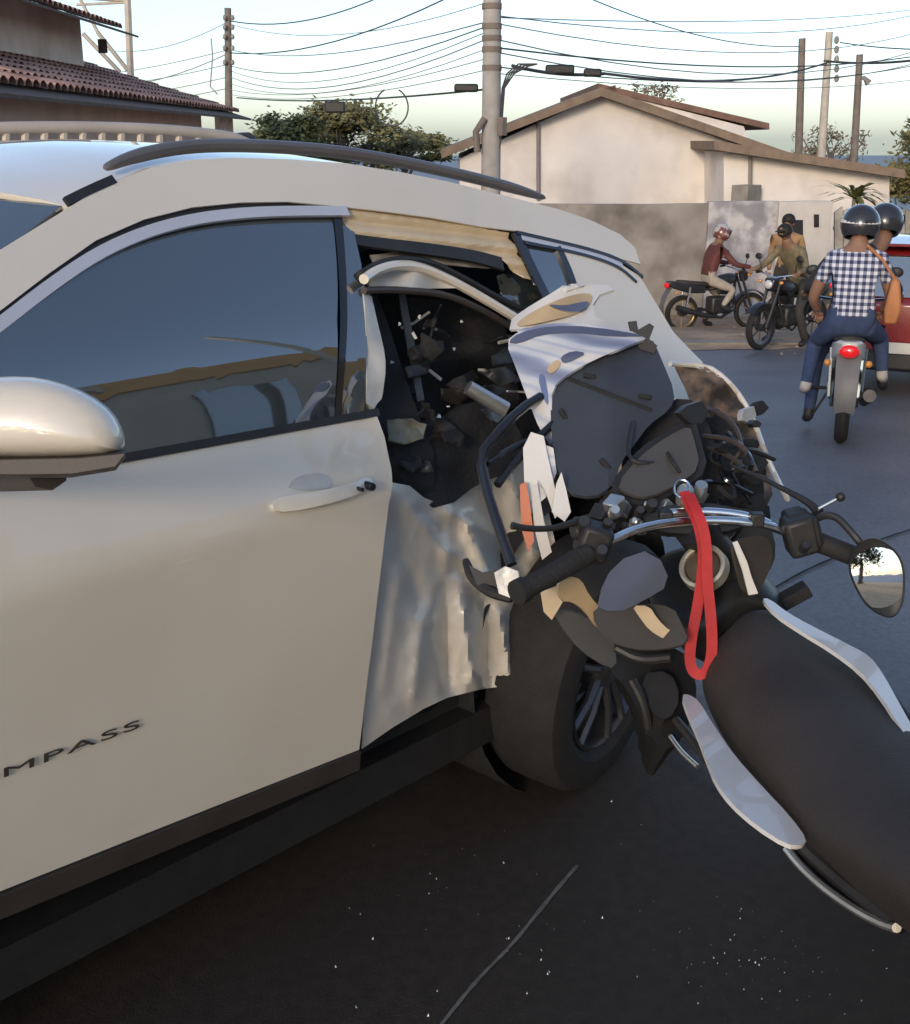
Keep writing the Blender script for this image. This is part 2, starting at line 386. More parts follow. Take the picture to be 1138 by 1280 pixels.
# ---- roof
RL = [(x, z) for x, z in sx(upper[3:])]
RL.sort()
rx = [p[0] for p in RL]; rz = [p[1] for p in RL]
def edgez(x): return float(np.interp(x, rx, rz))
secs = []
roof_x0, roof_x1 = side_xz(88, 250)[0], rx[-1] + .02
for i in range(34):
    x = roof_x0 + (roof_x1 - roof_x0) * i / 33; e0 = edgez(x) - (.0 if x < rx[-1] else (x - rx[-1]) * .25)
    e0 -= .004; y0 = S2(x, e0) + .010; row = []
    for j in range(17):
        v = j / 16; y = y0 + (WID - 2 * y0) * v
        row.append(Vector((x - .08 * math.sin(math.pi * v) * (i < 3) * (3 - i) / 3, y, e0 + .034 * (math.sin(math.pi * v)) ** .7 + .012 * v)))
    secs.append(row)
roof = MB().loft(secs, False).build('roof', 'paint_white', suv, True, 0, 60, .012)
a = MB(); a.loft([[p + Vector((0, 0, -.035)) for p in s] for s in secs], False); a.build('headliner', 'headliner', suv)
# near and far roof rails, with the drip strip running to the windscreen
mat('rail_pale', (.50, .43, .36), .45, var=.1)
def rail(side, name):
    pts = []
    q = [(x, S2(x, z), z) for x, z in sx(smoothpoly([(142, 219), (180, 203), (235, 192), (290, 189), (360, 191), (430, 196), (500, 207), (560, 219), (640, 238), (692, 254)], 2, False))]
    pts = [Vector((x, (y + .028) if side < 0 else WID - y - .028, z + .012)) for x, y, z in q]
    if side > 0:
        d_ = pts[-1] - pts[-4]; pts += [pts[-1] + d_ * k for k in (.4, .9, 1.4, 1.9)]
    a = MB(); n = len(pts); r_ = [.004 + .015 * min(1, (i / 6) ** .6, ((n - 1 - i) / 5) ** .6) for i in range(n)]
    a.tube(pts, r_, 10, flat=.72); return a.build(name, 'rail_grey', suv), pts
rl, rpts = rail(-1, 'roof_rail')
def onfar(px, py, y=1.46):
    r = ray(px, py); return CP + r * ((y - CP.y) / r.y)
fp_ = smoothpoly([(-70, 163), (0, 160), (80, 159), (160, 160), (230, 164), (285, 170), (312, 178)], 2, False)
a = MB(); a.tube([onfar(*p) for p in fp_], [.012 + .006 * min(1, (len(fp_) - 1 - i) / 4) for i in range(len(fp_))], 10, flat=.9); rl2 = a.build('roof_rail', 'rail_pale', suv); rl2['label'] = 'pale far roof rail standing on a row of small feet'
for i in range(14):
    px = -40 + i * 24; py = float(np.interp(px, [p[0] for p in fp_], [p[1] for p in fp_])); p = onfar(px, py); q = onfar(px - 1, 193); a = MB(); a.tube([p, q], .011, 6); a.build('rail_foot', 'rail_pale', rl2)
a = MB(); a.slab([onfar(296, 167), onfar(314, 165), onfar(344, 190), onfar(318, 194)], .05); a.build('rail_end_cap', 'grey_plastic', rl2, bevel=.006)
a = MB(); a.tube([onfar(-70, 190, 1.44), onfar(120, 189, 1.44), onfar(300, 196, 1.44)], .014, 6); a.build('rail_base', 'paint_white', rl2)
band('roof_ditch_strip', 'black_plastic', suv, [(82, 251), (110, 237), (142, 223)], .014, -.004)
a = MB(); a.slab([Vector((1.05, .9, edgez(1.0) + .02)), Vector((1.19, .9, edgez(1.1) + .02)), Vector((1.17, .9, edgez(1.1) + .10)), Vector((1.13, .9, edgez(1.1) + .10))], .03); a.build('roof_antenna', 'gloss_black', suv, bevel=.006)
# ---- windscreen, bonnet, wings, bumper (front)
hz0 = edgez(roof_x0)
ws = []
for i in range(9):
    t = i / 8; x = roof_x0 - .78 * t; z = hz0 - .50 * t - .03 * math.sin(math.pi * t) * -1; y0 = S2(roof_x0, hz0) + .03 - .16 * t
    ws.append([Vector((x - .10 * math.sin(math.pi * v / 8) * (1 - .2 * t), y0 + (WID - 2 * y0) * v / 8, z + .012 * math.sin(math.pi * v / 8))) for v in range(9)])
MB().loft(ws, False).build('windscreen', 'car_glass', suv, True, 0, 180, .005)
xw = roof_x0 - .78; zw = hz0 - .50
pil = [side_xz(-160, 440), side_xz(0, 312), side_xz(0, 388), side_xz(-140, 485)]
for s_ in (0, 1):
    A_ = MB()
    Y = lambda y: y if s_ == 0 else WID - y
    A_.loft([[Vector((roof_x0 + .02, Y(S2(0, hz0)), hz0 + .005)), Vector((roof_x0 + .16, Y(S2(0, hz0) + .0), hz0 - .02)), Vector((roof_x0 + .10, Y(S2(0, hz0) + .06), hz0 - .02))],
             [Vector((xw - .05, Y(.08), zw)), Vector((xw + .10, Y(.06), zw - .02)), Vector((xw + .06, Y(.14), zw - .02))]])
    A_.build('windscreen_pillar', 'paint_white', suv, True, .004)
xn = -2.42
hoodz = lambda x: zw + (x - xw) * .16
bon = [[Vector((x, .10 + (WID - .2) * j / 10, hoodz(x) + .05 * math.sin(math.pi * j / 10) - .10 * max(0, (xn + .25 - x) / .25) ** 2)) for j in range(11)] for x in np.linspace(xw - .02, xn, 10)]
MB().loft(bon, False).build('bonnet', 'paint_white', suv, True, 0, 60, .01)
def arch(xc, zc, r, x0, x1, n=14):
    return [(xc + r * math.cos(t), zc + r * math.sin(t)) for t in np.linspace(math.pi if x0 < x1 else 0, 0 if x0 < x1 else math.pi, n)]
XFW = XF - .52                                                        # front wheel centre
wing = [(XF - .006, beltx(XF)), (XF + .03, sillz(XF))] + [(XF - .1, .33), (XFW + .40, .33)] + [(XFW + .40 * math.cos(t), .34 + .40 * math.sin(t)) for t in np.linspace(.05, math.pi - .05, 14)] + [(xn + .08, .36), (xn + .02, .70), (xn + .06, hoodz(xn) - .08), (xw - .02, hoodz(xw) + .0)]
patch('front_wing', 'paint_white', suv, wing, onside(.001), .05, .005)
MB().loft([[Vector((xn + .02 + .06 * math.cos(v * math.pi * 2 - math.pi) * 0 - .10 * math.sin(math.pi * v), .12 + (WID - .24) * v, z)) for v in np.linspace(0, 1, 9)] for z in (.22, .45, .62, .80, hoodz(xn) - .06)], False).build('front_bumper', 'paint_white', suv, True, 0, 60, .03)
# ---- far side of the body, undamaged
far = [(xn + .1, .36), (xn + .06, hoodz(xn) - .02), (xw, zw), (-.9, 1.12), (1.25, 1.10), (1.48, .95), (1.46, .40), (1.40, .36)]
def farside(x, z): return Vector((x, WID - S2(x, z), z))
patch('far_side_panel', 'paint_white', suv, far, farside, .08, .02)
patch('far_side_window', 'car_glass', suv, [(xw + .1, zw), (roof_x0 + .15, hz0 - .02), (-.4, edgez(-.4) - .06), (1.05, edgez(1.0) - .06), (1.28, 1.12), (-.9, 1.12)], lambda x, z: Vector((x, WID - S2(x, z) - .01, z)), .08, .005)
patch('far_pillar', 'black_plastic', suv, [(.06, 1.12), (.06, edgez(0) - .03), (.2, edgez(0) - .03), (.2, 1.12)], lambda x, z: Vector((x, WID - S2(x, z) - .03, z)), .08, .02)
# ---- mirror
mirror = MB()
def mring(d, sc_, dz=0):
    o_ = [(0, 470), (40, 468), (85, 478), (125, 497), (150, 520), (160, 548), (158, 566), (120, 571), (60, 573), (0, 573), (-90, 570), (-150, 545), (-150, 500), (-80, 474)]
    cx, cy = 10, 530
    return [pd(cx + (x - cx) * sc_, cy + (y - cy) * sc_ + dz, d) for x, y in o_]
dm = 1.42
mirror.loft([mring(dm - .035, .30), mring(dm - .025, .75), mring(dm, .96), mring(dm + .03, 1.0), mring(dm + .075, .97), mring(dm + .10, .90)])
mo = mirror.build('mirror_housing', 'paint_white', suv, True, 0, 60, sub=1)
mb_ = MB(); 
def mbase(d, k): return [pd(x, y + 0, d) for x, y in [(-150, 566 - k), (0, 570 - k), (100, 568 - k), (158, 562 - k), (157, 572 + k), (145, 588 + k), (90, 597 + k), (20, 598 + k), (-150, 596 + k)]]
mb_.loft([mbase(dm - .01, -4), mbase(dm + .02, 0), mbase(dm + .08, 0), mbase(dm + .11, -4)]); mb_.build('mirror_base', 'cladding', mo, True, .003)
q0 = side_xz(-120, 590)
a = MB(); a.tube([pd(60, 585, dm + .06), pd(10, 590, dm + .16), Vector((q0[0], S2(*q0) + .02, q0[1]))], [.028, .026, .035], 8); a.build('mirror_arm', 'cladding', mo)
# ---- rear quarter: panel, windows
qtop = [(640, 289), (690, 301), (740, 314), (775, 324), (802, 334)]
quarter_px = [(705, 312), (740, 318), (775, 330), (800, 345), (818, 375), (842, 415), (862, 436), (878, 452), (886, 472), (880, 500), (860, 540), (820, 560), (760, 560), (720, 520), (704, 470), (712, 420), (722, 385)]
patch('rear_quarter_panel', 'paint_white', suv, sxc(quarter_px), onside(0, lambda x, z: .02 * nz3((x * 4, z * 5, 9)) * max(0, min(1, (1.05 - z) * 4))), .035, .004)
patch('quarter_window', 'car_glass', suv, sx([(660, 303), (697, 310), (722, 372), (712, 400), (690, 395)]), onside(.006), .03, .004)
band('quarter_window_frame', 'gloss_black', suv, [(646, 291), (655, 312), (668, 340), (684, 372), (694, 395)], .03, -.001)
band('quarter_window_frame', 'gloss_black', suv, [(697, 308), (706, 325), (716, 350), (724, 378)], .022, -.002)
band('quarter_window_frame', 'gloss_black', suv, [(645, 290), (690, 300), (740, 312), (778, 325), (803, 346)], .008, -.004)
band('quarter_window_frame', 'gloss_black', suv, [(655, 303), (700, 311), (745, 322), (775, 334), (795, 352)], .007, -.004)
band('quarter_bright_strip', 'satin_strip', suv, [(652, 296.5), (695, 306), (745, 318), (778, 331)], .012, -.002)
# back of the car: tailgate glass, tailgate, lamp, bumper
xr = 1.40
tg = []
for i, z in enumerate((1.40, 1.30, 1.18, 1.06)):
    x = xr - .10 + .10 * i / 3 * 1.3
    tg.append([Vector((x - .12 * abs(2 * v - 1) ** 2.2, .26 - .03 * i + (WID - .52 + .06 * i) * v, z)) for v in np.linspace(0, 1, 9)])
MB().loft(tg, False).build('rear_window', 'car_glass', suv, True, 0, 180, .005)
tg = []
for i, z in enumerate((1.06, .9, .72, .55)):
    x = xr + .03 + (.05, .08, .08, .04)[i]
    tg.append([Vector((x - .14 * abs(2 * v - 1) ** 2.2, .17 + (WID - .34) * v, z)) for v in np.linspace(0, 1, 9)])
MB().loft(tg, False).build('tailgate', 'paint_white', suv, True, 0, 60, .02)
bp = []
for i, z in enumerate((.62, .52, .38, .26)):
    x = xr + (.13, .16, .15, .10)[i]
    bp.append([Vector((x - .26 * abs(2 * v - 1) ** 2.6, .20 + (WID - .36) * v, z)) for v in np.linspace(0, 1, 11)])
MB().loft(bp, False).build('rear_bumper', 'cladding', suv, True, 0, 60, .02)
sp = edgez(rx[-1])
# ---- wheels
def car_wheel(c, ax, parent, steer=0):
    c = Vector(c); ax = Vector(ax).normalized()
    R_ = .345; wd = .11
    a = MB(); a.lathe([(.222, -wd * .80), (.25, -wd), (.30, -wd * 1.02), (.330, -wd * .9), (R_, -wd * .6), (R_, wd * .6), (.330, wd * .9), (.30, wd), (.222, wd * .8)], c, ax, 40)
    ty = a.build('tyre', 'rubber', parent, True, 0, 35)
    a = MB(); a.lathe([(.224, -wd * .85), (.215, -wd * .9), (.208, -wd * .7), (.195, -wd * .3), (.190, wd * .8), (.222, wd * .8)], c, ax, 40)
    rm = a.build('rim', 'alloy', parent, True, 0, 40)
    u = Vector((0, 0, 1)); u = (u - ax * u.dot(ax)).normalized(); v = ax.cross(u)
    for k in range(5):
        g = 2 * math.pi * k / 5 + .3
        d = u * math.cos(g) + v * math.sin(g); t = ax.cross(d)
        for s in (-1, 1):
            a = MB(); p0 = c + d * .035 + t * s * .012 - ax * wd * .62; p1 = c + d * .212 + t * s * .042 - ax * wd * .82
            a.tube([p0, (p0 + p1) / 2 - ax * .008, p1], [.017, .013, .014], 6, flat=.8); a.build('spoke', 'alloy', rm)
    a = MB(); a.lathe([(.0001, -wd * .85), (.04, -wd * .84), (.062, -wd * .7), (.062, wd * .2)], c, ax, 20); a.build('hub', 'alloy', rm)
    a = MB(); a.lathe([(.0001, -.02), (.15, -.02), (.15, .01), (.0001, .01)], c + ax * .03, ax, 24); a.build('brake_disc', 'brushed', parent)
    return ty
car_wheel((.88, .075, .322), (-.16, 1, .10), suv)
car_wheel((XFW, .13, .345), (0, 1, 0), suv)
car_wheel((XFW, WID - .13, .345), (0, -1, 0), suv)
car_wheel((.98, WID - .13, .28), (0, -1, 0), suv)
a = MB(); a.lathe([(.43, 0), (.43, .30), (.40, .34), (.0001, .34)], (.90, .10, .36), (0, 1, 0), 28); a.build('wheel_housing', 'interior', suv)
# ---- cabin
a = MB(); a.box((-.2, .91, .36), (2.6, 1.5, .04)); a.build('cabin_floor', 'interior', suv, False)
def car_seat(x, y, wdt, hz=1.18):
    s0 = [Vector((x - .42, y - wdt / 2, .62)), Vector((x - .42, y + wdt / 2, .62)), Vector((x + .08, y + wdt / 2, .60)), Vector((x + .08, y - wdt / 2, .60))]
    a = MB(); a.box((x - .18, y, .54), (.52, wdt, .20)); st = a.build('car_seat_cushion', 'seat_fabric', suv, True, .05)
    a = MB(); a.loft([[Vector((x + .08 + dx, y - wdt / 2 * k, z)), Vector((x + .22 + dx, y - wdt / 2 * k, z)), Vector((x + .22 + dx, y + wdt / 2 * k, z)), Vector((x + .08 + dx, y + wdt / 2 * k, z))] for dx, z, k in ((0, .56, 1), (.08, .85, 1), (.16, hz, .88))]); a.build('car_seat_back', 'seat_fabric', suv, True, .04)
    a = MB(); a.box((x + .30, y, hz + .14), (.09, min(.26, wdt * .5), .17)); a.build('head_restraint', 'seat_fabric', suv, True, .03)
car_seat(-.28, .50, .50); car_seat(-.28, 1.32, .50); car_seat(.72, .92, 1.25, 1.12)
a = MB(); a.box((xw + .42, .91, .95), (.42, 1.45, .22)); a.build('dashboard', 'interior', suv, True, .05)
a = MB(); g = [Vector((-.72 + .05 * math.sin(t) * 0, .50 + .18 * math.cos(t), .98 + .18 * math.sin(t))) for t in np.linspace(0, 2 * math.pi, 25)]; a.tube(g, .014, 8, False); a.build('steering_wheel', 'interior', suv)
# B-pillar stub with torn bright edge
patch('door_pillar', 'inner_metal', suv, sx([(456, 362), (473, 372), (483, 420), (486, 470), (484, 500), (474, 512), (463, 505), (461, 430)]), onside(.012, lambda x, z: .015 * nz3((x * 20, z * 12, 4))), .02, .02)
patch('lower_pillar', 'interior', suv, [(.13, .36), (.30, .36), (.32, 1.0), (.30, 1.45), (.18, 1.45), (.15, 1.0)], onside(.10), .08, .05)
# opening above the rear door: folded aperture, golden reflected light put into its body colour
ap_ = [(433, 262), (480, 266), (540, 274), (600, 285), (640, 291), (655, 320), (676, 352), (660, 348), (630, 322), (600, 315), (540, 306), (480, 300), (440, 291)]
def apfold(x, z):
    return .02 + .007 * math.sin((z + x * .13) * 170) + .004 * nz3((x * 9, z * 20, 1))
mat('gold_lit_paint', (.64, .50, .32), .45, coat=.5, var=.10, vscale=10)
patch('door_aperture', 'gold_lit_paint', suv, sx(ap_), onside(0, apfold), (.012, .006), .004, auto=35)
band('torn_seal', 'black_plastic', suv, [(440, 298), (480, 304), (540, 311), (600, 320), (634, 330)], [.02, .03], .012)
# ---- wrecked rear door: crumpled lower skin
skin = [(490, 603), (512, 607), (530, 622), (548, 629), (570, 624), (588, 606), (604, 592), (625, 596), (644, 580), (665, 566), (677, 585), (683, 625), (692, 668), (700, 705), (706, 760), (692, 812), (677, 850), (638, 856), (600, 862), (560, 872), (530, 886), (490, 910), (453, 936), (456, 880), (465, 800), (473, 725), (480, 660), (486, 628)]
CREASE = [(500, 622, 560, 690, -.050, 26), (560, 690, 650, 752, -.045, 30), (530, 640, 585, 720, .040, 24), (486, 660, 530, 760, .035, 24), (530, 760, 515, 870, -.040, 24), (556, 742, 562, 862, .045, 18), (575, 730, 590, 850, -.035, 18), (606, 752, 612, 858, .045, 16), (625, 770, 640, 850, -.040, 16), (650, 752, 660, 840, .040, 14), (500, 720, 475, 860, -.030, 20), (600, 610, 640, 700, .040, 26), (640, 600, 668, 690, -.040, 22), (560, 640, 600, 660, -.03, 20), (480, 800, 470, 900, .020, 18), (585, 660, 615, 725, -.035, 18)]
def crumple(px, py):
    x, z = side_xz(px, py)
    u = max(0, min(1, (px - 470) / 200)); v = max(0, min(1, (880 - py) / 280))
    d = .02 + .16 * u * v + .03 * u
    f = .014 * nz3((px * .016, py * .010, 3)) + .016 * abs(nz3((px * .045 + py * .01, py * .018, 5))) + .005 * abs(nz3((px * .12, py * .07, 2)))
    for (ax, ay, bx, by, am, wd) in CREASE:
        vx, vy = bx - ax, by - ay; t = max(0, min(1, ((px - ax) * vx + (py - ay) * vy) / (vx * vx + vy * vy)))
        dd = math.hypot(px - ax - vx * t, py - ay - vy * t) + 2.5 * nz3((px * .06, py * .06, ax)); q = max(0, 1 - abs(dd) / wd); f += am * (.35 * q + .65 * q * q) * (.55 + .45 * math.sin(math.pi * (.15 + .7 * t)))
    y = S2(x, z)
    p = Vector((x, y, z)); rr = ray(px, py)
    return p + rr * ((d + f * (.25 + u)) / rr.y)
mat('crushed_paint', (.62, .575, .51), .42, metal=0, coat=.5, coat_r=.12, var=.10, vscale=4, col2=(.50, .48, .45), mixscale=4, bump=.06, bscale=20)
rd = patch('crumpled_door_skin', 'crushed_paint', suv, skin, crumple, 5, .003, auto=60)
rd['label'] = 'crumpled silvery skin of the smashed rear door'
def inward(d, amp=.01, sc_=.05):
    def g(px, py):
        x, z = side_xz(px, py); rr = ray(px, py)
        return Vector((x, S2(x, z), z)) + rr * ((d + amp * nz3((px * sc_, py * sc_, d * 30))) / rr.y)
    return g
# inner trim of the rear door: black lumps hanging in the opening
patch('inner_door_trim', 'interior', suv, [(484, 520), (520, 528), (560, 518), (605, 500), (640, 520), (660, 560), (640, 590), (605, 602), (588, 612), (568, 628), (545, 634), (522, 625), (505, 606), (492, 600), (486, 560)], inward(.10, .06, .016), 9, .03)
patch('inner_door_trim', 'interior', suv, [(470, 375), (520, 372), (580, 380), (630, 402), (640, 440), (650, 500), (600, 505), (540, 520), (490, 515), (484, 450)], inward(.22, .10, .014), 9, .03)
# bent window frame arch
def inpath(pts, d): return [inward(d_, 0)(px, py) for (px, py), d_ in zip(smoothpoly(pts, 2, False), np.linspace(d[0], d[1], len(smoothpoly(pts, 2, False))))]
a = MB(); a.tube(inpath([(455, 349), (470, 338), (495, 331), (525, 333), (560, 348), (600, 370), (648, 399)], (-.02, .03)), .011, 8); a.build('bent_window_frame', 'paint_white', suv)
a = MB(); a.tube(inpath([(450, 343), (470, 330), (500, 323), (535, 326), (575, 345), (615, 368), (650, 386)], (.0, .05)), .008, 8); a.build('bent_window_frame', 'black_plastic', suv)
patch('frame_inner_panel', 'inner_metal', suv, [(455, 352), (480, 337), (515, 334), (548, 347), (575, 360), (520, 361), (470, 363)], inward(.02, .02, .03), 8, .004)
a = MB(); a.tube(inpath([(455, 363), (500, 362), (560, 368), (605, 388), (638, 408)], (.0, .05)), .008, 8); a.build('bent_window_frame', 'cladding', suv)
# torn seat-belt and trim round the roof edge
patch('roof_trim_scrap', 'headliner', suv, [(462, 320), (500, 314), (560, 318), (600, 328), (612, 336), (560, 332), (500, 328), (468, 334)], inward(.05, .02, .06), 8, .004)
patch('rear_window_scrap', 'car_glass', suv, [(622, 345), (640, 338), (665, 345), (684, 362), (676, 384), (655, 394), (632, 384)], inward(.05, .02, .05), 8, .004)
random.seed(3)
for i in range(16):
    x0, y0 = random.uniform(480, 640), random.uniform(385, 500)
    a = MB(); L_ = random.uniform(12, 45); g = random.uniform(-1.3, .6)
    pts = [inward(.10 + .08 * random.random(), 0)(x0 + L_ * t * math.cos(g) + 4 * math.sin(t * 5), y0 + L_ * t * math.sin(g)) for t in (0, .3, .6, 1)]
    a.tube(pts, .0025 + .002 * random.random(), 5); a.build('loose_wire', random.choice(['black_plastic', 'grey_plastic', 'inner_metal']), suv)
a = MB(); p0 = inward(.02, 0)(585, 484); p1 = inward(.0, 0)(632, 512); a.tube([p0, p1], [.017, .019], 12); a.build('bent_strut', 'brushed', suv)
# torn corner of the rear bumper, bent outwards, brown on its inside
def torn(px, py):
    u = (px - 840) / 120; return pd(px, py, 2.98 + .10 * u - .0009 * (py - 540) + .05 * nz3((px * .03, py * .03, 2)))
mat('brown_inner', (.27, .17, .10), .5, var=.3, vscale=18, col2=(.05, .038, .028), mixscale=14, bump=.3, bscale=40)
patch('torn_bumper_corner', 'brown_inner', suv, [(845, 456), (884, 458), (905, 474), (926, 500), (942, 532), (952, 562), (962, 590), (966, 618), (955, 640), (930, 625), (905, 590), (880, 540), (862, 500)], torn, 8, .006)
a = MB(); a.tube([torn(*p) for p in smoothpoly([(838, 455), (884, 457), (907, 473), (928, 498), (945, 532), (956, 565), (972, 600), (985, 625)], 1, False)], .007, 7); a.build('torn_edge', 'paint_white', suv)
patch('torn_edge_flap', 'crushed_paint', suv, [(840, 454), (870, 452), (900, 466), (910, 478), (880, 462)], torn, 8, .004)
mat('clear_white', (.75, .78, .78), .15, var=.1); mat('olive_scrap', (.17, .17, .13), .6, var=.2)
for (px, py, s_) in [(518, 418, .022), (524, 396, .012), (490, 453, .011), (515, 470, .012), (549, 520, .014), (560, 508, .010), (500, 405, .01), (598, 326, .018), (568, 436, .01), (545, 430, .009), (577, 402, .01)]:
    p = inward(.08, 0)(px, py); a = MB(); a.box(p, (s_ * .8, s_ * .3, s_ * .55), Matrix.Rotation(px * 1.7, 3, 'Y') @ Matrix.Rotation(py * .9, 3, 'X'), .5); a.build('glass_crumb', 'clear_white', suv, False)
patch('torn_inner_scrap', 'olive_scrap', suv, [(483, 525), (515, 523), (533, 532), (528, 548), (505, 556), (486, 552)], inward(.06, .02, .08), 8, .004)

random.seed(41)
for i in range(26):
    x0, y0 = random.uniform(488, 640), random.uniform(378, 600)
    if y0 > 540 and x0 > 600: continue
    s_ = random.uniform(8, 26); k = random.randint(4, 6); g0 = random.random() * 6
    poly = [(x0 + s_ * random.uniform(.4, 1.2) * math.cos(g0 + t), y0 + s_ * random.uniform(.3, .9) * math.sin(g0 + t)) for t in np.linspace(0, 6.283, k, endpoint=False)]
    patch('door_scrap', random.choice(['interior', 'interior', 'black_plastic', 'grey_plastic', 'cladding', 'seat_fabric']), suv, poly, inward(.05 + .10 * random.random(), .05, .04), 7, .006)
patch('seat_belt', 'grey_plastic', suv, [(498, 368), (506, 368), (520, 440), (530, 500), (522, 502), (510, 440)], inward(.09, .02, .03), 7, .002)
# ================================================================== ground
mat('asphalt', (.165, .163, .172), .5, var=.25, vscale=40, bump=.35, bscale=220, col2=(.125, .123, .13), mixscale=.8, lohi=(.42, .62))
mat('road_shade', (.034, .025, .018), .75, var=.3, vscale=30, bump=.35, bscale=220)
mat('dirt', (.42, .29, .19), .95, var=.3, vscale=3, bump=.5, bscale=30, col2=(.29, .21, .145), mixscale=.7)
mat('kerb', (.25, .23, .20), .85, var=.3, vscale=4)
g = MB(); ss = [-140, -60, -25, -8, -2, 0, 1, 2, 2.6, 3.2, 3.8, 4.5, 6, 9, 14, 22, 32, 45, 80, 160, 400]; rr_ = [-400, -120, -40, -15, -6, -3, 0, 3, 6, 15, 40, 120, 400]
g.loft([[rs(r, s) for r in rr_] for s in ss], False)
kind(g.build('road', 'asphalt', None, True, 0, 180), 'structure')
SK = 15.3                                                            # kerb of the far pavement
def lift_(p, h): return p + Vector((0, 0, h))
g = MB(); g.loft([[lift_(rs(r, s), .085 + .03 * math.sin(r * 1.3 + s) * min(1, max(0, s - SK - .14))) for r in np.linspace(-28, 45, 60)] for s in (SK + .14, SK + .5, SK + 1.5, SK + 3, 21, 26, 34)], False)
kind(g.build('dirt_pavement', 'dirt', None, True, 0, 180), 'structure')
g = MB(); g.loft([[lift_(rs(r, SK), -.02), lift_(rs(r, SK), .055 + .02 * nz3((r * .9, 3, 1))), lift_(rs(r, SK + .15), .085), lift_(rs(r, SK + .15), -.02)] for r in np.linspace(-28, 45, 90)])
kind(g.build('kerb', 'kerb', None, True, 0, 30), 'structure')
g = MB(); g.loft([[lift_(rs(r, SK + .02 - k * (.35 + .45 * abs(nz3((r * .6, 1, 7))) + .25 * nz3((r * 2.7, 4, 2)))), .03 * (1 - k) ** 2 + .006) for k in (0, .3, .7, 1)] for r in np.linspace(-26, 44, 260)], False)
kind(g.build('sand_drift', 'dirt', None, True, 0, 180), 'structure')
mat('litter', (.30, .26, .22), .9, var=.4, vscale=9); random.seed(77); a = MB()
for i in range(90):
    p = rs(random.uniform(0, 9), random.gauss(SK + .6, 1.1)); p.z += .10 if (p - CP).dot(FH) > SK else .012; s_ = random.uniform(.015, .06); a.box(p, (s_, s_ * random.uniform(.5, 1.3), s_ * .5), Matrix.Rotation(random.random() * 6, 3, 'Z') @ Matrix.Rotation(random.random(), 3, 'X'), .6)
kind(tag(a.build('gravel_and_litter', 'litter', None, False), 'loose stones and litter along the sandy kerb', 'litter'), 'stuff')
# sealed joint in the asphalt and a dark sheet painting the shade of car and motorcycle
def ribbon(pts, wd, h):
    a = MB(); T = []; n = len(pts)
    for i, p in enumerate(pts):
        t = (pts[min(i + 1, n - 1)] - pts[max(i - 1, 0)]).normalized(); s_ = t.cross(ZZ) * wd * (.6 + .5 * abs(nz3((i * .7, 2, 1))))
        T.append([lift_(p - s_, h), lift_(p + s_, h)])
    return a.loft(T, False)
mat('joint', (.16, .145, .13), .8, var=.4, vscale=30)
kind(ribbon([lift_(pg(x, y), 0) for x, y in smoothpoly([(540, 1300), (575, 1255), (600, 1225), (640, 1185), (672, 1145), (700, 1110), (722, 1085)], 2, False)], .006, .008).build('road_joint', 'joint', None), 'structure')
mat('crack', (.012, .012, .013), .9)
kind(ribbon([lift_(pg(x, y), 0) for x, y in smoothpoly([(960, 742), (1000, 718), (1040, 700), (1100, 676), (1150, 660)], 2, False)], .010, .008).build('road_crack', 'crack', None), 'structure')
def blob(cx, cy, rx_, ry_, n=40, seed=1):
    return [(cx + rx_ * math.cos(t) * (1 + .25 * nz3((math.cos(t) * 1.5, math.sin(t) * 1.5, seed))), cy + ry_ * math.sin(t) * (1 + .25 * nz3((math.cos(t) * 1.5, math.sin(t) * 1.5, seed + 5)))) for t in np.linspace(0, 2 * math.pi, n, endpoint=False)]
def road_shade_mat():
    m = MATS['road_shade']; n = m.node_tree; b = n.nodes['Principled BSDF']; tc = [k for k in n.nodes if k.type == 'TEX_COORD'][0]
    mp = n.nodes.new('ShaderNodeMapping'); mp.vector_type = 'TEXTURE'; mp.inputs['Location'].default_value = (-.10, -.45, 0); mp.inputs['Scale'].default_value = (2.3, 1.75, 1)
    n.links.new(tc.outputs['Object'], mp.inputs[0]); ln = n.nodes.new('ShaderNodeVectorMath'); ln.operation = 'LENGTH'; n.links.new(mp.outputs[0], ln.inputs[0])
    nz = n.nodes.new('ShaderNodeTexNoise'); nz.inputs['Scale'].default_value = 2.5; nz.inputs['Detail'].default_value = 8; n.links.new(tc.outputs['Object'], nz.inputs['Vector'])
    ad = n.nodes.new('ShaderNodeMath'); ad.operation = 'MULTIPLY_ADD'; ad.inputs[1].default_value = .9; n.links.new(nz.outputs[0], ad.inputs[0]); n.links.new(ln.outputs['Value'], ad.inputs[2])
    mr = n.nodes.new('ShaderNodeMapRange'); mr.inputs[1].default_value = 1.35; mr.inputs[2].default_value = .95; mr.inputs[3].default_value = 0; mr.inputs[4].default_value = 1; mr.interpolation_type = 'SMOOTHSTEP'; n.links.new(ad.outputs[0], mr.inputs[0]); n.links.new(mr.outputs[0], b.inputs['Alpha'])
road_shade_mat()
a = MB(); a.loft([[Vector((x, y, gz0((Vector((x, y, 0)) - CP).dot(FH)) + .004)) for x in np.linspace(-3.4, 2.6, 60)] for y in np.linspace(-2.4, 2.2, 46)], False); kind(a.build('painted_road_shade', 'road_shade', None), 'structure')
mat('shard', (.7, .74, .76), .1, var=.1)
random.seed(11); a = MB()
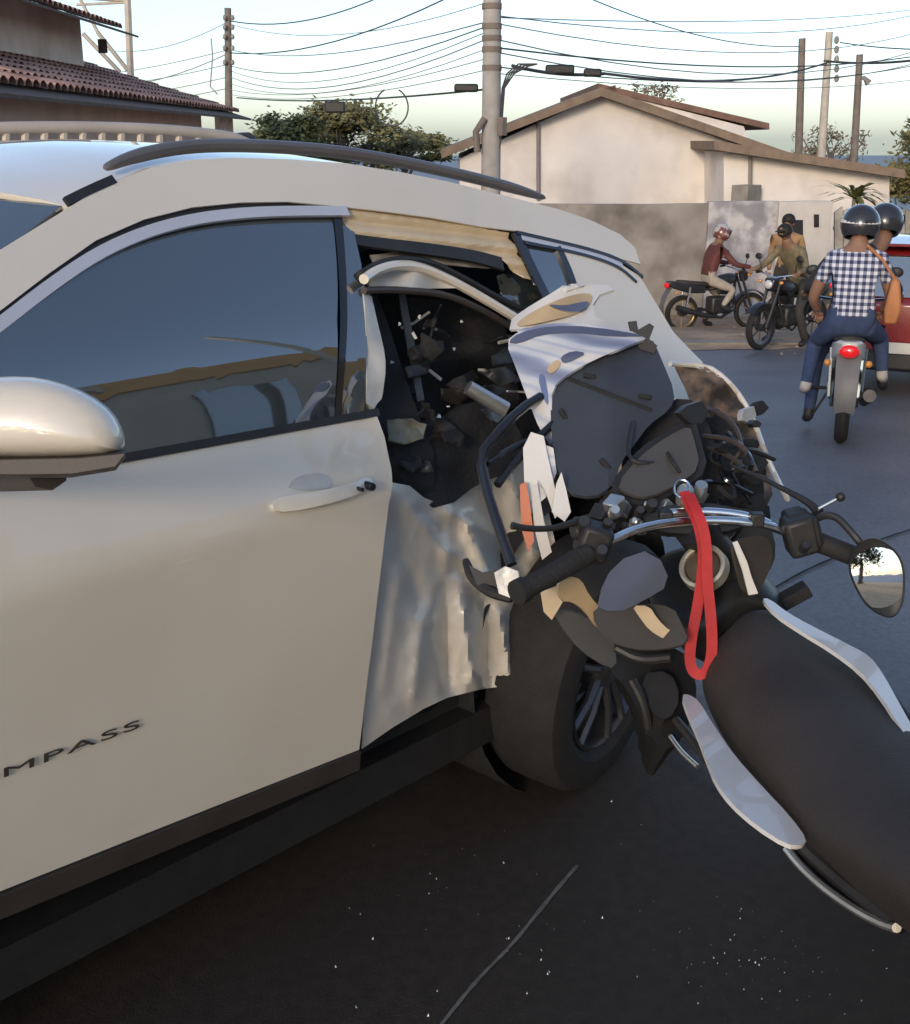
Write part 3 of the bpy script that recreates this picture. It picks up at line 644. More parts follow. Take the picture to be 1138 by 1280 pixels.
for i in range(70):
    px, py = random.gauss(650, 150), random.gauss(1150, 70)
    if not (380 < px < 1000 and 1000 < py < 1280): continue
    p = pg(px, py); s_ = random.uniform(.001, .0028); g = random.random() * 6
    a.add([p + Vector((s_ * math.cos(g), s_ * math.sin(g), .005)), p + Vector((s_ * math.cos(g + 2), s_ * math.sin(g + 2), .005)), p + Vector((s_ * math.cos(g + 4), s_ * math.sin(g + 4), .007 + s_))], [(0, 1, 2)])
for i in range(90):
    px, py = random.gauss(960, 60), random.gauss(1215, 40)
    p = pg(px, py); s_ = random.uniform(.0008, .0022); g = random.random() * 6
    a.add([p + Vector((s_ * math.cos(g), s_ * math.sin(g), .005)), p + Vector((s_ * math.cos(g + 2), s_ * math.sin(g + 2), .005)), p + Vector((s_ * math.cos(g + 4), s_ * math.sin(g + 4), .006 + s_))], [(0, 1, 2)])
o = a.build('glass_crumbs', 'shard', None, False); tag(o, 'tiny crumbs of broken glass scattered over the dark road', 'glass'); kind(o, 'stuff')

# ================================================================== left house with tiled roofs
mat('tile', (.55, .32, .24), .85, var=.3, vscale=6, col2=(.34, .19, .145), mixscale=2.2, bump=.3, bscale=40)
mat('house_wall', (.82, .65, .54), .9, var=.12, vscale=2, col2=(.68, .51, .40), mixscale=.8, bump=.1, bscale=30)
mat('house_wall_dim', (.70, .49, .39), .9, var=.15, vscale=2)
mat('timber', (.10, .065, .045), .8, var=.3, vscale=6)
E0 = ps(0, 112, 12.0); E1 = ps(322, 148, 27.0); zE = (E0.z + E1.z) / 2
ed = Vector((E1.x - E0.x, E1.y - E0.y, 0)); EL = ed.length; ed.normalize(); en = Vector((-ed.y, ed.x, 0))
if en.dot(RT) > 0: en = -en                                          # away from the street
def HE(t, n, z): return Vector((E0.x, E0.y, 0)) + ed * t + en * n + Vector((0, 0, z))
house = thing('tiled_house', 'two-storey pinkish house with terracotta tile roofs and wavy eaves', 'house', tuple(HE(8, 4, -1)))
PITCHR = .30
T0, T1 = -8.0, EL
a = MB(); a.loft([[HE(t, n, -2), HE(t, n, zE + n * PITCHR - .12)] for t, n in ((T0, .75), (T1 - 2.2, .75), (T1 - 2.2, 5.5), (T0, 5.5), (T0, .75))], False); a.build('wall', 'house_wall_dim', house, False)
for t in (T1 - .5, T1 - 1.3):
    a = MB(); a.box(HE(t, .55, (zE - 2) / 2), (.16, .16, zE + 2 + .1)); a.build('porch_post', 'house_wall', house, False)
a = MB(); a.loft([[HE(t, .12, zE - .01), HE(t, 5.2, zE + 5.2 * PITCHR - .05), HE(t, 5.2, zE + 5.2 * PITCHR - .10), HE(t, .12, zE - .05)] for t in (T0, T1 - .05)]); a.build('roof_deck', 'timber', house, False)
def tilemesh(L_, lift0=.0, n=5, r=.125, nseg=2):
    me = MB(); rows = []
    for i in range(nseg + 1):
        u = L_ * i / nseg
        rows.append([Vector((r * math.cos(g), u, .085 * math.sin(g) + u * PITCHR)) for g in np.linspace(math.pi, 0, n + 1)])
    me.loft(rows, False)
    rows = [[Vector((r + (r * .9) * math.cos(g) + .1, u, -.03 - .03 * math.sin(g) + u * PITCHR)) for g in np.linspace(math.pi, 0, 4)] for u in (0, L_)]
    me.loft(rows, False)
    return me
def rowtiles(t0, t1, n0, z0, L_, parent, eave_only=True):
    me = tilemesh(.50); proto = None; t = t0
    rot = math.atan2(ed.y, ed.x)
    M = Matrix((( ed.x, en.x, 0), (ed.y, en.y, 0), (0, 0, 1)))
    while t < t1:
        if proto is None:
            o = me.build('roof_tile', 'tile', parent, True, 0, 60, .012); proto = o
        else:
            o = proto.copy(); COL.objects.link(o)
        o.matrix_local = Matrix.Translation(HE(t, n0 - .06 + random.uniform(-.02, .02), z0 + random.uniform(-.008, .008))) @ M.to_4x4(); t += .25
    body = MB(); t = t0
    while t < t1:
        k = 0; u = .40
        while u < L_:
            h = .012 * random.random() - .01; rows = []
            for du in (0, .46):
                rows.append([HE(t, n0 + u + du, z0 + h + (u + du) * PITCHR - (.03 if du else 0)) + ed * (.118 * math.cos(g)) + Vector((0, 0, .085 * math.sin(g))) for g in np.linspace(math.pi, 0, 6)])
            body.loft(rows, False); u += .42
        t += .25
    kind(body.build('roof_tiles', 'tile', parent, True, 0, 60), 'stuff')
random.seed(5)
rowtiles(T0 + 6, T1, 0, zE, 5.0, house)
# upper storey
def tof(px, n):
    lo, hi = -5.0, 30.0
    for i in range(50):
        m = (lo + hi) / 2
        if proj(HE(m, n, 3))[0] < px: lo = m
        else: hi = m
    return lo
nU = 2.6; tW = tof(105, nU); tE = tof(184, nU - 1.0)
zU = ps(184, 44, (HE(tE, nU - 1.0, 0) - CP).dot(FH)).z
a = MB(); a.loft([[HE(t, n, 1.5), HE(t, n, zU + (n - nU + 1) * PITCHR - .06)] for t, n in ((tW - 12, nU), (tW, nU), (tW, nU + 5), (tW - 12, nU + 5), (tW - 12, nU))], False); a.build('upper_wall', 'house_wall', house, False)
a = MB(); a.loft([[HE(t, nU - .88, zU - .01), HE(t, nU + 4, zU + 5 * PITCHR - .04), HE(t, nU + 4, zU + 5 * PITCHR - .10), HE(t, nU - .88, zU - .05)] for t in (tW - 12, tE)]); a.build('upper_roof_deck', 'timber', house, False)
rowtiles(tW - 6, tE, nU - 1, zU, 4.5, house)
a = MB(); a.box(HE(tE - .4, nU - .3, zU - .22), (.12, .12, .24)); a.build('eave_bracket', 'timber', house, False)

# ================================================================== white gabled house
mat('lilac_wall', (.70, .65, .61), .9, var=.10, vscale=1.2, col2=(.54, .49, .45), mixscale=.9, lohi=(.5, .72), bump=.1, bscale=20)
mat('rake', (.20, .145, .105), .8, var=.25, vscale=5)
mat('old_tile', (.17, .10, .075), .9, var=.35, vscale=5)
white_h = thing('gabled_house', 'low white gabled house with brown roof behind the boundary wall', 'house', tuple(rs(4, 28)))
SW = 26.0
def prism_s(poly, s0, s1):
    a = MB(); P0 = [ps(x, y, s0) for x, y in poly]; P1 = [p + FH * (s1 - s0) for p in P0]; n = len(P0)
    a.add(P0 + P1, [tuple(range(n)), tuple(range(2 * n - 1, n - 1, -1))] + [(i, (i + 1) % n, n + (i + 1) % n, n + i) for i in range(n)]); return a
prism_s([(575, 198), (752, 118), (1036, 216), (1036, 330), (575, 330)], SW, SW + 9).build('gable_wall', 'lilac_wall', white_h, False)
def slope(p, q, th, s0, s1, name, m, parent): return prism_s([p, q, (q[0], q[1] + th), (p[0], p[1] + th)], s0, s1).build(name, m, parent, False)
slope((552, 187), (752, 109), 11, SW - .45, SW + 9.4, 'roof_slope', 'rake', white_h)
slope((752, 109), (1046, 211), 11, SW - .45, SW + 9.4, 'roof_slope', 'rake', white_h)
slope((748, 104), (962, 154), 8, SW + 2, SW + 12, 'upper_roof_slope', 'old_tile', white_h)
slope((735, 117), (770, 106), 9, SW + 2, SW + 12, 'upper_roof_slope', 'old_tile', white_h)
prism_s([(752, 112), (930, 158), (940, 190), (752, 140)], SW + 2.1, SW + 11).build('upper_wall', 'lilac_wall', white_h, False)
slope((893, 176), (1132, 212), 11, SW - 2.4, SW + 4, 'side_roof', 'rake', white_h)
prism_s([(905, 190), (1112, 220), (1112, 330), (905, 330)], SW - 1.9, SW + 3.5).build('side_wall', 'lilac_wall', white_h, False)
mat('grey_pipe', (.22, .20, .20), .7)
for px, y0, y1, s_ in ((673, 152, 250, SW - .06), (938, 196, 250, SW - 2.0)):
    a = MB(); a.tube([ps(px, y0, s_), ps(px, y1, s_)], .04, 8); a.build('downpipe', 'grey_pipe', white_h)
a = MB(); a.box(ps(933, 242, SW - 2.2), (.5, .35, .32)); a.build('air_conditioner', 'kerb', white_h, False)

# ================================================================== boundary walls, fence
mat('old_wall', (.26, .235, .21), .95, var=.3, vscale=2, col2=(.13, .115, .10), mixscale=1.1, lohi=(.48, .66), bump=.4, bscale=14)
mat('patchy_wall', (.46, .44, .44), .95, var=.25, vscale=2.2, col2=(.24, .23, .25), mixscale=2.6, lohi=(.46, .6), bump=.3, bscale=14)
mat('pale_wall', (.52, .49, .45), .95, var=.18, vscale=2, bump=.2, bscale=14)
def wallseg(name, m, x0, x1, ytop, s0, label, th=.18):
    o = thing(name, label, 'wall', tuple(rs((ps(x0, 300, s0) - CP).dot(RT), s0)))
    A, B = ps(x0, ytop, s0), ps(x1, ytop, s0); zt = A.z
    n = max(2, int((B - A).length / .5)); rows = []
    for i in range(n + 1):
        q = A.lerp(B, i / n); d = .015 * nz3((i * 1.3, zt, 2))
        rows.append([Vector((q.x, q.y, -2.2)) - FH * d, Vector((q.x, q.y, zt + d)) - FH * d, Vector((q.x, q.y, zt + d)) + FH * th, Vector((q.x, q.y, -2.2)) + FH * th])
    w_ = MB().loft(rows).build('wall_body', m, o, False); return o, A, B
wallseg('boundary_wall', 'old_wall', 380, 886, 255, 20.0, 'rough dark rendered wall running behind the white car')
w2, A2, B2 = wallseg('boundary_wall', 'patchy_wall', 887, 974, 252, 19.9, 'patchy blue-grey wall with peeling paint between dark wall and pale gatehouse')
w3, A3, B3 = wallseg('gate_wall', 'pale_wall', 975, 1042, 252, 19.8, 'pale wall with a small dark opening beside the fence')
for (x0, x1, y0, y1) in ((990, 1004, 275, 304), (1018, 1024, 268, 284)):
    prism_s([(x0, y0), (x1, y0), (x1, y1), (x0, y1)], 19.77, 19.79).build('wall_opening', 'interior', w3, False)
mat('fence_board', (.33, .31, .27), .9, var=.3, vscale=5, col2=(.24, .22, .19), mixscale=4)
fence = thing('board_fence', 'weathered fence of upright pale boards right of the pale wall', 'fence', tuple(rs(7.5, 20)))
random.seed(2); x = 1044
while x < 1260:
    wpx = random.uniform(8, 11); a = prism_s([(x, 262 + random.uniform(-4, 4)), (x + wpx - 1, 262 + random.uniform(-4, 4)), (x + wpx - 1, 395), (x, 395)], 19.9 + random.uniform(0, .03), 19.95 + random.uniform(0, .03)); a.build('board', 'fence_board', fence, False); x += wpx
a = MB(); a.tube([ps(1042, 285, 20.05), ps(1262, 285, 20.05)], .04, 4); a.build('fence_rail', 'fence_board', fence, False)

# ================================================================== poles and wires
mat('concrete_pole', (.33, .31, .29), .85, var=.2, vscale=4, bump=.2, bscale=20)
mat('dark_pole', (.17, .14, .12), .85, var=.25, vscale=5)
mat('pale_pole', (.45, .40, .34), .8, var=.15, vscale=5)
mat('wire', (.055, .055, .06), .6, var=.1)
mat('wire_pale', (.24, .24, .26), .6, var=.1)
def pole(px_t, y_t, px_b, s_, r0, r1, m, label):
    t = ps(px_t, y_t, s_); b = ps(px_b, 330, s_); b.z = gz0(s_) - .1
    d = (t - b); o = thing('utility_pole', label, 'pole', tuple(b), 'utility poles')
    a = MB(); a.tube([b, b.lerp(t, .5), t], [r1, (r0 + r1) / 2, r0], 12); a.build('shaft', m, o); return o
p_main = pole(616, -60, 613, 19.0, .13, .165, 'concrete_pole', 'thick concrete utility pole rising behind the car roof')
for i in range(4):
    pts = [ps(626 + 3 * i, 70 + 3 * i, 18.8), ps(640 + 4 * i, 88 - 4 * i, 18.8), ps(648 + 6 * i, 80 - 3 * i, 18.8)]
    a = MB(); a.tube([ps(625, 150 + 12 * i, 18.82), ps(628 + i, 110, 18.8), ps(634 + 3 * i, 92, 18.8), ps(648 + 4 * i, 80 + i, 18.8), ps(672, 80, 18.8)], .012, 5); a.build('pole_cable', 'wire', p_main)
a = MB(); a.tube([ps(597, 190, 18.85), ps(595, 165, 18.8), ps(606, 148, 18.85)], .05, 8); a.build('pole_bracket', 'dark_pole', p_main)
a = MB(); a.box(ps(628, 158, 18.8), (.10, .10, .26)); a.build('junction_box', 'dark_pole', p_main, False)
for yy in (8, 33, 48, 62, 85):
    a = MB(); a.lathe([(.15, -.04), (.15, .04)], ps(615, yy, 19.0), (0, 0, 1), 12); a.build('pole_band', 'dark_pole', p_main)
p_left = pole(285, 10, 287, 38.0, .10, .14, 'dark_pole', 'distant brown pole with insulators standing beyond the tiled house')
for yy in (22, 34, 46, 60, 78):
    for sd in (-1, 1):
        a = MB(); p = ps(286 + sd * 5, yy, 37.8); a.ball(p, (.06, .06, .08), 8, 5); a.build('insulator', 'kerb', p_left)
a = MB(); a.tube([ps(272, 118, 37.9), ps(263, 108, 37.9), ps(266, 70, 37.9), ps(264, 48, 37.9)], .02, 5); a.build('pole_cable', 'wire_pale', p_left)
pole(1003, 48, 996, 34.0, .09, .12, 'dark_pole', 'slim dark utility pole behind the white house, furthest from the fence')
p3_ = pole(1037, 40, 1019, 33.0, .09, .13, 'pale_pole', 'leaning pale utility pole between two darker poles')
for i in range(5):
    a = MB(); a.ball(ps(1046, 50 + i * 12, 32.9), (.07, .07, .10), 8, 5); a.build('insulator', 'kerb', p3_)
p4_ = pole(1075, 68, 1062, 31.0, .08, .11, 'dark_pole', 'dark utility pole with a lamp arm beside the board fence')
a = MB(); a.tube([ps(1073, 100, 31), ps(1080, 97, 31), ps(1086, 104, 31)], [.04, .05, .09], 8); a.build('lamp_arm', 'grey_pipe', p4_)
random.seed(9)
WSPAN = ['between the concrete pole and the brown pole']
def wire(p, q, sag, r=.014, m='wire_pale', s_=12):
    a = MB(); pts = []
    for i in range(s_ + 1):
        t = i / s_; c = p.lerp(q, t); c.z -= sag * 4 * t * (1 - t); pts.append(c)
    a.tube(pts, r * .72, 4); o = a.build('overhead_wire', m, None)
    tag(o, ('thick black overhead cable ' if r > .028 else ('dark overhead wire ' if m == 'wire' else 'thin grey overhead wire ')) + WSPAN[0], 'wire', 'overhead wires ' + WSPAN[0]); return o
for y0, y1, sg in ((28, 62, .3), (34, 82, .4), (41, 88, .5), (50, 96, .5), (62, 104, .45), (74, 112, .3), (88, 118, .25)):
    wire(ps(606, y0, 19), ps(287, y1, 38), sg, random.choice((.010, .014)), random.choice(('wire', 'wire_pale')))
WSPAN[0] = 'running from the brown pole over the tiled house'
for y0, y1 in ((62, 92), (80, 104), (96, 118), (110, 126)):
    wire(ps(287, y0, 38), ps(-80, y1, 52), .5, .016, 'wire_pale')
WSPAN[0] = 'rising steeply from the brown pole'
wire(ps(560, -3, 26), ps(287, 66, 38), .35, .022, 'wire'); wire(ps(480, -6, 30), ps(287, 26, 38), .3, .022, 'wire'); wire(ps(640, -8, 24), ps(287, 30, 38), .5, .012, 'wire_pale')
WSPAN[0] = 'running from the brown pole over the tiled house'
wire(ps(287, 26, 38), ps(120, 60, 48), .4, .016, 'wire_pale'); wire(ps(287, 66, 38), ps(60, 104, 48), .5, .02, 'wire_pale')
WSPAN[0] = 'carrying the coil left of the concrete pole'
wire(ps(605, 112, 19), ps(296, 122, 37), .12, .022, 'wire')
WSPAN[0] = 'from the concrete pole towards the slim poles'
for y0, y1, s1, sg, r, m in ((20, 12, 36, .4, .012, 'wire_pale'), (22, 8, 40, .2, .012, 'wire_pale'), (30, 34, 33, .5, .012, 'wire_pale'), (50, 55, 33, .6, .014, 'wire_pale'), (60, 66, 33, .3, .018, 'wire'), (66, 72, 33, .5, .014, 'wire_pale'), (84, 76, 33, .35, .014, 'wire'), (92, 96, 33, .25, .010, 'wire_pale')):
    wire(ps(624, y0, 19), ps(1170, y1, s1), sg, r, m)
WSPAN[0] = 'slanting down to the slim dark pole'
wire(ps(735, -3, 24), ps(1000, 58, 34), .25, .016, 'wire')
WSPAN[0] = 'beyond the leaning pale pole'
wire(ps(1030, 76, 33), ps(1180, 70, 30), .1, .04, 'wire'); WSPAN[0] = 'bearing two splice boxes by the concrete pole'; wire(ps(640, 82, 19), ps(756, 92, 20), .06, .035, 'wire'); WSPAN[0] = 'from the short splice box to the leaning pole'; wire(ps(756, 92, 20), ps(1035, 78, 33), .25, .03, 'wire')
WSPAN[0] = 'beyond the leaning pale pole'
wire(ps(1050, 53, 33), ps(1180, 62, 28), .05, .02, 'wire')
def splice(px, py, s_, L_, h, lab):
    a = MB(); c = ps(px, py, s_); M = Matrix((RT, FH, ZZ)).transposed(); a.box(c, (L_, h * .9, h), M)
    o = a.build('cable_splice_box', 'black_plastic', None, True, .03); tag(o, lab, 'cable box', 'boxes on the overhead cables')
splice(419, 134, 26, .42, .22, 'small dark splice box hanging on the cable left of the concrete pole')
splice(583, 110, 19, .36, .12, 'flat black splice box hanging just left of the concrete pole')
splice(700, 87, 19.5, .44, .14, 'long black splice box on the cable right of the concrete pole')
splice(741, 91, 19.8, .28, .12, 'short black splice box at the end of the thick cable')
a = MB(); c0 = ps(490, 134, 21); pts = [c0 + RT * (.27 * math.cos(t)) + ZZ * (.30 * math.sin(t)) for t in np.linspace(2.0, 7.4, 26)]; a.tube(pts, .014, 5, False)
tag(a.build('cable_loop', 'wire', None), 'loose coil of cable hanging from the overhead line', 'cable')
# steel mast by the left house
mast = thing('steel_mast', 'slim grey steel mast with bracing beside the upper tiled roof', 'mast', tuple(rs(-8.2, 30)))
for pts, r in (([(158, -40), (165, 130)], .09), ([(104, 42), (150, 90)], .05), ([(122, 40), (160, 88)], .05), ([(80, -6), (158, 0)], .06), ([(96, 6), (158, 3)], .03), ([(90, -20), (125, 45)], .04)):
    a = MB(); a.tube([ps(x, y, 30) for x, y in pts], r, 6); a.build('mast_tube', 'pale_pole', mast)

# ================================================================== trees and plants
def leafmat(name, c, c2):
    m = mat(name, c, .7, var=.35, vscale=1.5, col2=c2, mixscale=.9); return m
leafmat('leaf_olive', (.20, .175, .07), (.12, .115, .045)); leafmat('leaf_green', (.10, .11, .04), (.04, .055, .02)); leafmat('leaf_yellow', (.23, .22, .07), (.14, .15, .05)); leafmat('leaf_dry', (.20, .15, .09), (.13, .10, .06))
def crown(c, rad, n, leaf, m, parent, seed, clumps=22):
    random.seed(seed); c = Vector(c); rx_, rz_ = rad; vs = []; fs = []
    cl = []
    for i in range(clumps):
        g = random.random() * 6.283; u = random.random() ** .5; h = random.uniform(-.9, 1)
        k = math.sqrt(max(.05, 1 - h * h * .8)); cl.append((c + Vector((rx_ * u * k * math.cos(g), rx_ * u * k * math.sin(g), rz_ * h)), random.uniform(.18, .36)))
    for i in range(n):
        q, r = random.choice(cl); d = Vector((random.gauss(0, 1), random.gauss(0, 1), random.gauss(0, .8))); p = q + Vector((d.x, d.y, d.z * rz_ / rx_ * 1.4)) * r * rx_ * .55
        s_ = leaf * random.uniform(.6, 1.5); a1 = Vector((random.gauss(0, 1), random.gauss(0, 1), random.gauss(0, 1))).normalized(); a2 = a1.orthogonal().normalized()
        o = len(vs); vs += [p - a1 * s_, p + a2 * s_ * .45, p + a1 * s_, p - a2 * s_ * .45]; fs.append((o, o + 1, o + 2, o + 3))
    a = MB(); a.v = [tuple(v) for v in vs]; a.f = fs
    me = bpy.data.meshes.new('crown'); me.from_pydata(a.v, [], a.f); return link('crown', me, m, parent, False), cl
def tree(px, py, s_, rad, n, leaf, m, label, seed, grp='trees beyond the houses'):
    c = ps(px, py, s_); b = Vector((c.x, c.y, gz0(s_) - .1)); o = thing('tree', label, 'tree', tuple(b), grp)
    cr, cl = crown(c, rad, n, leaf, m, o, seed)
    a = MB(); a.tube([b, b.lerp(c, .5) + Vector((.15, .1, 0)), c], [.22, .16, .08], 8)
    a.build('trunk', 'dark_pole', o)
    for q, r in cl[:9]:
        st = b.lerp(c, random.uniform(.55, .95)); a = MB(); a.tube([st, st.lerp(q, .5) + Vector((0, 0, .15)), q], [.07, .045, .015], 5); a.build('limb', 'dark_pole', o)
tree(430, 174, 46, (2.5, .95), 13000, .10, 'leaf_olive', 'broad olive-green tree seen over the car roof behind the cable box', 21)
tree(362, 180, 42, (1.4, .75), 8000, .09, 'leaf_green', 'smaller green tree beside the eave of the tiled house', 22)
tree(505, 188, 50, (1.9, .6), 6000, .10, 'leaf_olive', 'low olive bush-like tree left of the concrete pole', 23)
tree(1165, 198, 36, (1.3, 1.0), 8000, .09, 'leaf_olive', 'dense olive-green tree above the end of the board fence', 24)
tree(1040, 190, 44, (1.5, .75), 900, .08, 'leaf_dry', 'thin dry treetop showing behind the slim poles', 25)
tree(815, 122, 48, (1.3, .45), 700, .08, 'leaf_dry', 'sparse treetop peeking over the gabled roof', 26)
def plant(px, py, s_, label, n=26, L_=.8, m='leaf_yellow'):
    b = ps(px, py, s_); b.z = gz0(s_); top = ps(px, py, s_); o = thing('leafy_plant', label, 'plant', tuple(b))
    a = MB(); a.tube([b, b.lerp(top, .6), top], [.05, .04, .03], 6); a.build('stem', 'dark_pole', o); random.seed(px); a = MB()
    for i in range(n):
        g = random.random() * 6.283; e_ = random.uniform(.1, 1.2); d = Vector((math.cos(g), math.sin(g), 0)); w_ = d.cross(ZZ) * .045; L2 = L_ * random.uniform(.6, 1.1)
        pts = [top + d * L2 * t * math.cos(e_ * (1 - t * .9)) + ZZ * (L2 * (t * math.sin(e_) - .55 * t * t)) for t in (0, .35, .7, 1)]
        a.loft([[p - w_ * k, p + w_ * k] for p, k in zip(pts, (.5, 1, .8, .1))], False)
    a.build('fronds', m, o, True)
plant(1068, 248, 21.5, 'yellow-green palm-like plant rising over the board fence', 34, .75)

# ================================================================== opposite side of the street (seen mirrored in the car windows and paint)
mat('orange_wall', (.74, .37, .10), .85, var=.1, vscale=2)
mat('green_wall', (.20, .22, .14), .9, var=.25, vscale=2)
mat('sand', (.45, .33, .21), .95, var=.2, vscale=3, bump=.4, bscale=30)
mat('cream_wall', (.52, .45, .35), .9, var=.12, vscale=1.5, bump=.1, bscale=20)
g = MB(); g.loft([[Vector((x, y, .012 + .02 * nz3((x, y, 0)) + (.02 if y < -4.5 else 0))) for x in np.linspace(-30, 30, 61)] for y in (-3.6, -4.2, -5, -6, -7, -8, -10, -14, -22)], False)
kind(g.build('bounce_verge', 'sand', None, True, 0, 180), 'structure')  # unseen sand sheet added to bounce warm light onto the car door
op = thing('street_building', 'two-storey cream building with orange upper band across the street', 'building', (5, -10, 0))
a = MB(); a.box((7.4, -11, 2.6), (6, 6, 5.2)); a.build('wall', 'cream_wall', op, False)
a = MB(); a.box((7.4, -11, 5.6), (6.3, 6.3, .8)); a.build('parapet', 'orange_wall', op, False)
for i in range(2):
    for zz in (1.3, 3.8):
        a = MB(); a.box((6.1 + i * 2.4, -7.985, zz), (1.1, .06, 1.3)); w_ = a.build('window', 'car_glass', op, False)
        a = MB(); a.box((6.1 + i * 2.4, -7.97, zz - .72), (1.3, .12, .08)); a.build('sill', 'kerb', w_, False)
random.seed(44)
for k, (x_, y_, h_) in enumerate(((-13, -12, 5.2), (-16, -6, 4.6), (-10, -17, 6.0), (-20, -14, 6.5))):
    tr = thing('street_tree', ('broad dark tree', 'low bushy tree', 'tall leafy tree', 'big spreading tree')[k] + ' lining the road behind the parked side of the street', 'tree', (x_, y_, 0), 'street trees')
    crown((x_, y_, h_ * .62), (2.4, h_ * .36), 3500, .14, 'leaf_green', tr, 50 + k); a = MB(); a.tube([(x_, y_, -.05), (x_ + .1, y_, h_ * .3), (x_, y_, h_ * .6)], [.22, .17, .08], 8); a.build('trunk', 'dark_pole', tr)
ph = thing('pitched_house', 'tall pitched-roof house with a row of small windows across the street', 'house', (3, -11, 0))
a = MB(); a.slab([Vector((.6, -8.2, 0)), Vector((6.4, -8.2, 0)), Vector((6.4, -8.2, 4.6)), Vector((1.2, -8.2, 7.6)), Vector((.6, -8.2, 7.2))], 6, (0, -1, 0)); a.build('wall', 'green_wall', ph, False)
a = MB(); a.slab([Vector((.2, -7.7, 7.3)), Vector((1.2, -7.7, 8.1)), Vector((6.9, -7.7, 4.75)), Vector((6.9, -7.7, 4.45)), Vector((1.2, -7.7, 7.75))], 6.8, (0, -1, 0)); a.build('roof', 'cream_wall', ph, False)
for i in range(6):
    a = MB(); a.box((1.4 + i * .75, -8.17, 6.5 - i * .40), (.45, .1, .42)); a.build('window', 'interior', ph, False)
for i in range(7):
    a = MB(); a.box((.8 + i * .55, -8.1, 4.0), (.06, .06, 1.8)); a.build('grille_bar', 'cream_wall', ph, False)
for zz in (3.3, 4.0, 4.7):
    a = MB(); a.box((2.5, -8.06, zz), (3.8, .05, .06)); a.build('grille_bar', 'cream_wall', ph, False)
for o_ in [c for c in ph.children]:
    for v in o_.data.vertices: v.co.x -= 2.3; v.co.z *= 1.22
for x_ in (3.2, 6.9):
    pl = thing('street_pole', 'thin pale pole ' + ('before the pitched house' if x_ < 4 else 'beside the orange parapet') + ' across the street', 'pole', (x_, -7.2, 0)); a = MB(); a.tube([(x_, -7.2, -.05), (x_ + .1, -7.2, 8.5)], [.09, .06], 8); a.build('shaft', 'cream_wall', pl)
op2 = thing('street_house', 'low house with tiled roof across the street', 'house', (-8, -14, 0))
a = MB(); a.box((15.5, -12, 1.5), (5, 6, 3.0)); a.build('wall', 'house_wall', op2, False)
a = MB(); a.slab([Vector((12.6, -8.6, 2.95)), Vector((12.6, -12, 4.2)), Vector((12.6, -15.4, 2.95))], 5.8, (1, 0, 0)); a.build('roof', 'tile', op2, False)
a = MB(); a.box((15.5, -8.97, 1.2), (1.0, .06, 2.1)); a.build('door', 'timber', op2, False)
c3 = Vector((-.5, -9.5, 4.2)); tr = thing('street_tree', 'leafy street tree across the road from the wrecked car', 'tree', (-.5, -9.5, 0))
crown(c3, (2.0, 1.7), 5000, .11, 'leaf_green', tr, 31); a = MB(); a.tube([(-.5, -9.5, -.05), (-.4, -9.4, 2.2), (-.5, -9.5, 4.0)], [.2, .15, .07], 8); a.build('trunk', 'dark_pole', tr)
pl = thing('street_pole', 'pale concrete pole across the road in front of the leafy tree', 'pole', (1.2, -6.6, 0)); a = MB(); a.tube([(1.2, -6.6, -.05), (1.2, -6.6, 8)], [.15, .10], 10); a.build('shaft', 'pale_pole', pl)
# ================================================================== the crashed motorcycle, leaning to its left with its nose in the rear door
mat('seat_vinyl', (.040, .032, .027), .62, var=.2, vscale=6, bump=.25, bscale=300, col2=(.026, .021, .018), mixscale=5)
mat('fair_white', (.62, .59, .55), .3, coat=.7, var=.06, vscale=6)
mat('fair_blue', (.30, .33, .42), .3, coat=.6, var=.15, vscale=14, col2=(.55, .55, .57), mixscale=16, lohi=(.42, .58))
mat('fair_gold', (.45, .33, .19), .35, coat=.5, var=.2, vscale=9)
mat('decal_navy', (.085, .095, .15), .35, coat=.6, var=.1)
mat('decal_blue', (.14, .18, .32), .35, coat=.6, var=.1)
mat('decal_orange', (.50, .13, .035), .4, coat=.5, var=.15)
mat('shroud', (.055, .048, .040), .40, var=.15, vscale=8)
mat('guard', (.095, .10, .125), .28, coat=.5, var=.2, vscale=7)
mat('visor', (.045, .051, .062), .48, var=.18, vscale=7, bump=.06, bscale=300)
mat('display', (.075, .068, .060), .22, coat=.4, var=.1)
mat('cap_brown', (.14, .10, .065), .35, metal=.6, var=.15)
mat('engine', (.05, .05, .052), .5, metal=.6, var=.3, vscale=15)
mat('strap_red', (.42, .022, .022), .65, var=.15, vscale=30)
mat('tank_black', (.018, .017, .016), .38, var=.15, vscale=9)
mat('lamp_glass', (.55, .55, .55), .1, coat=1)
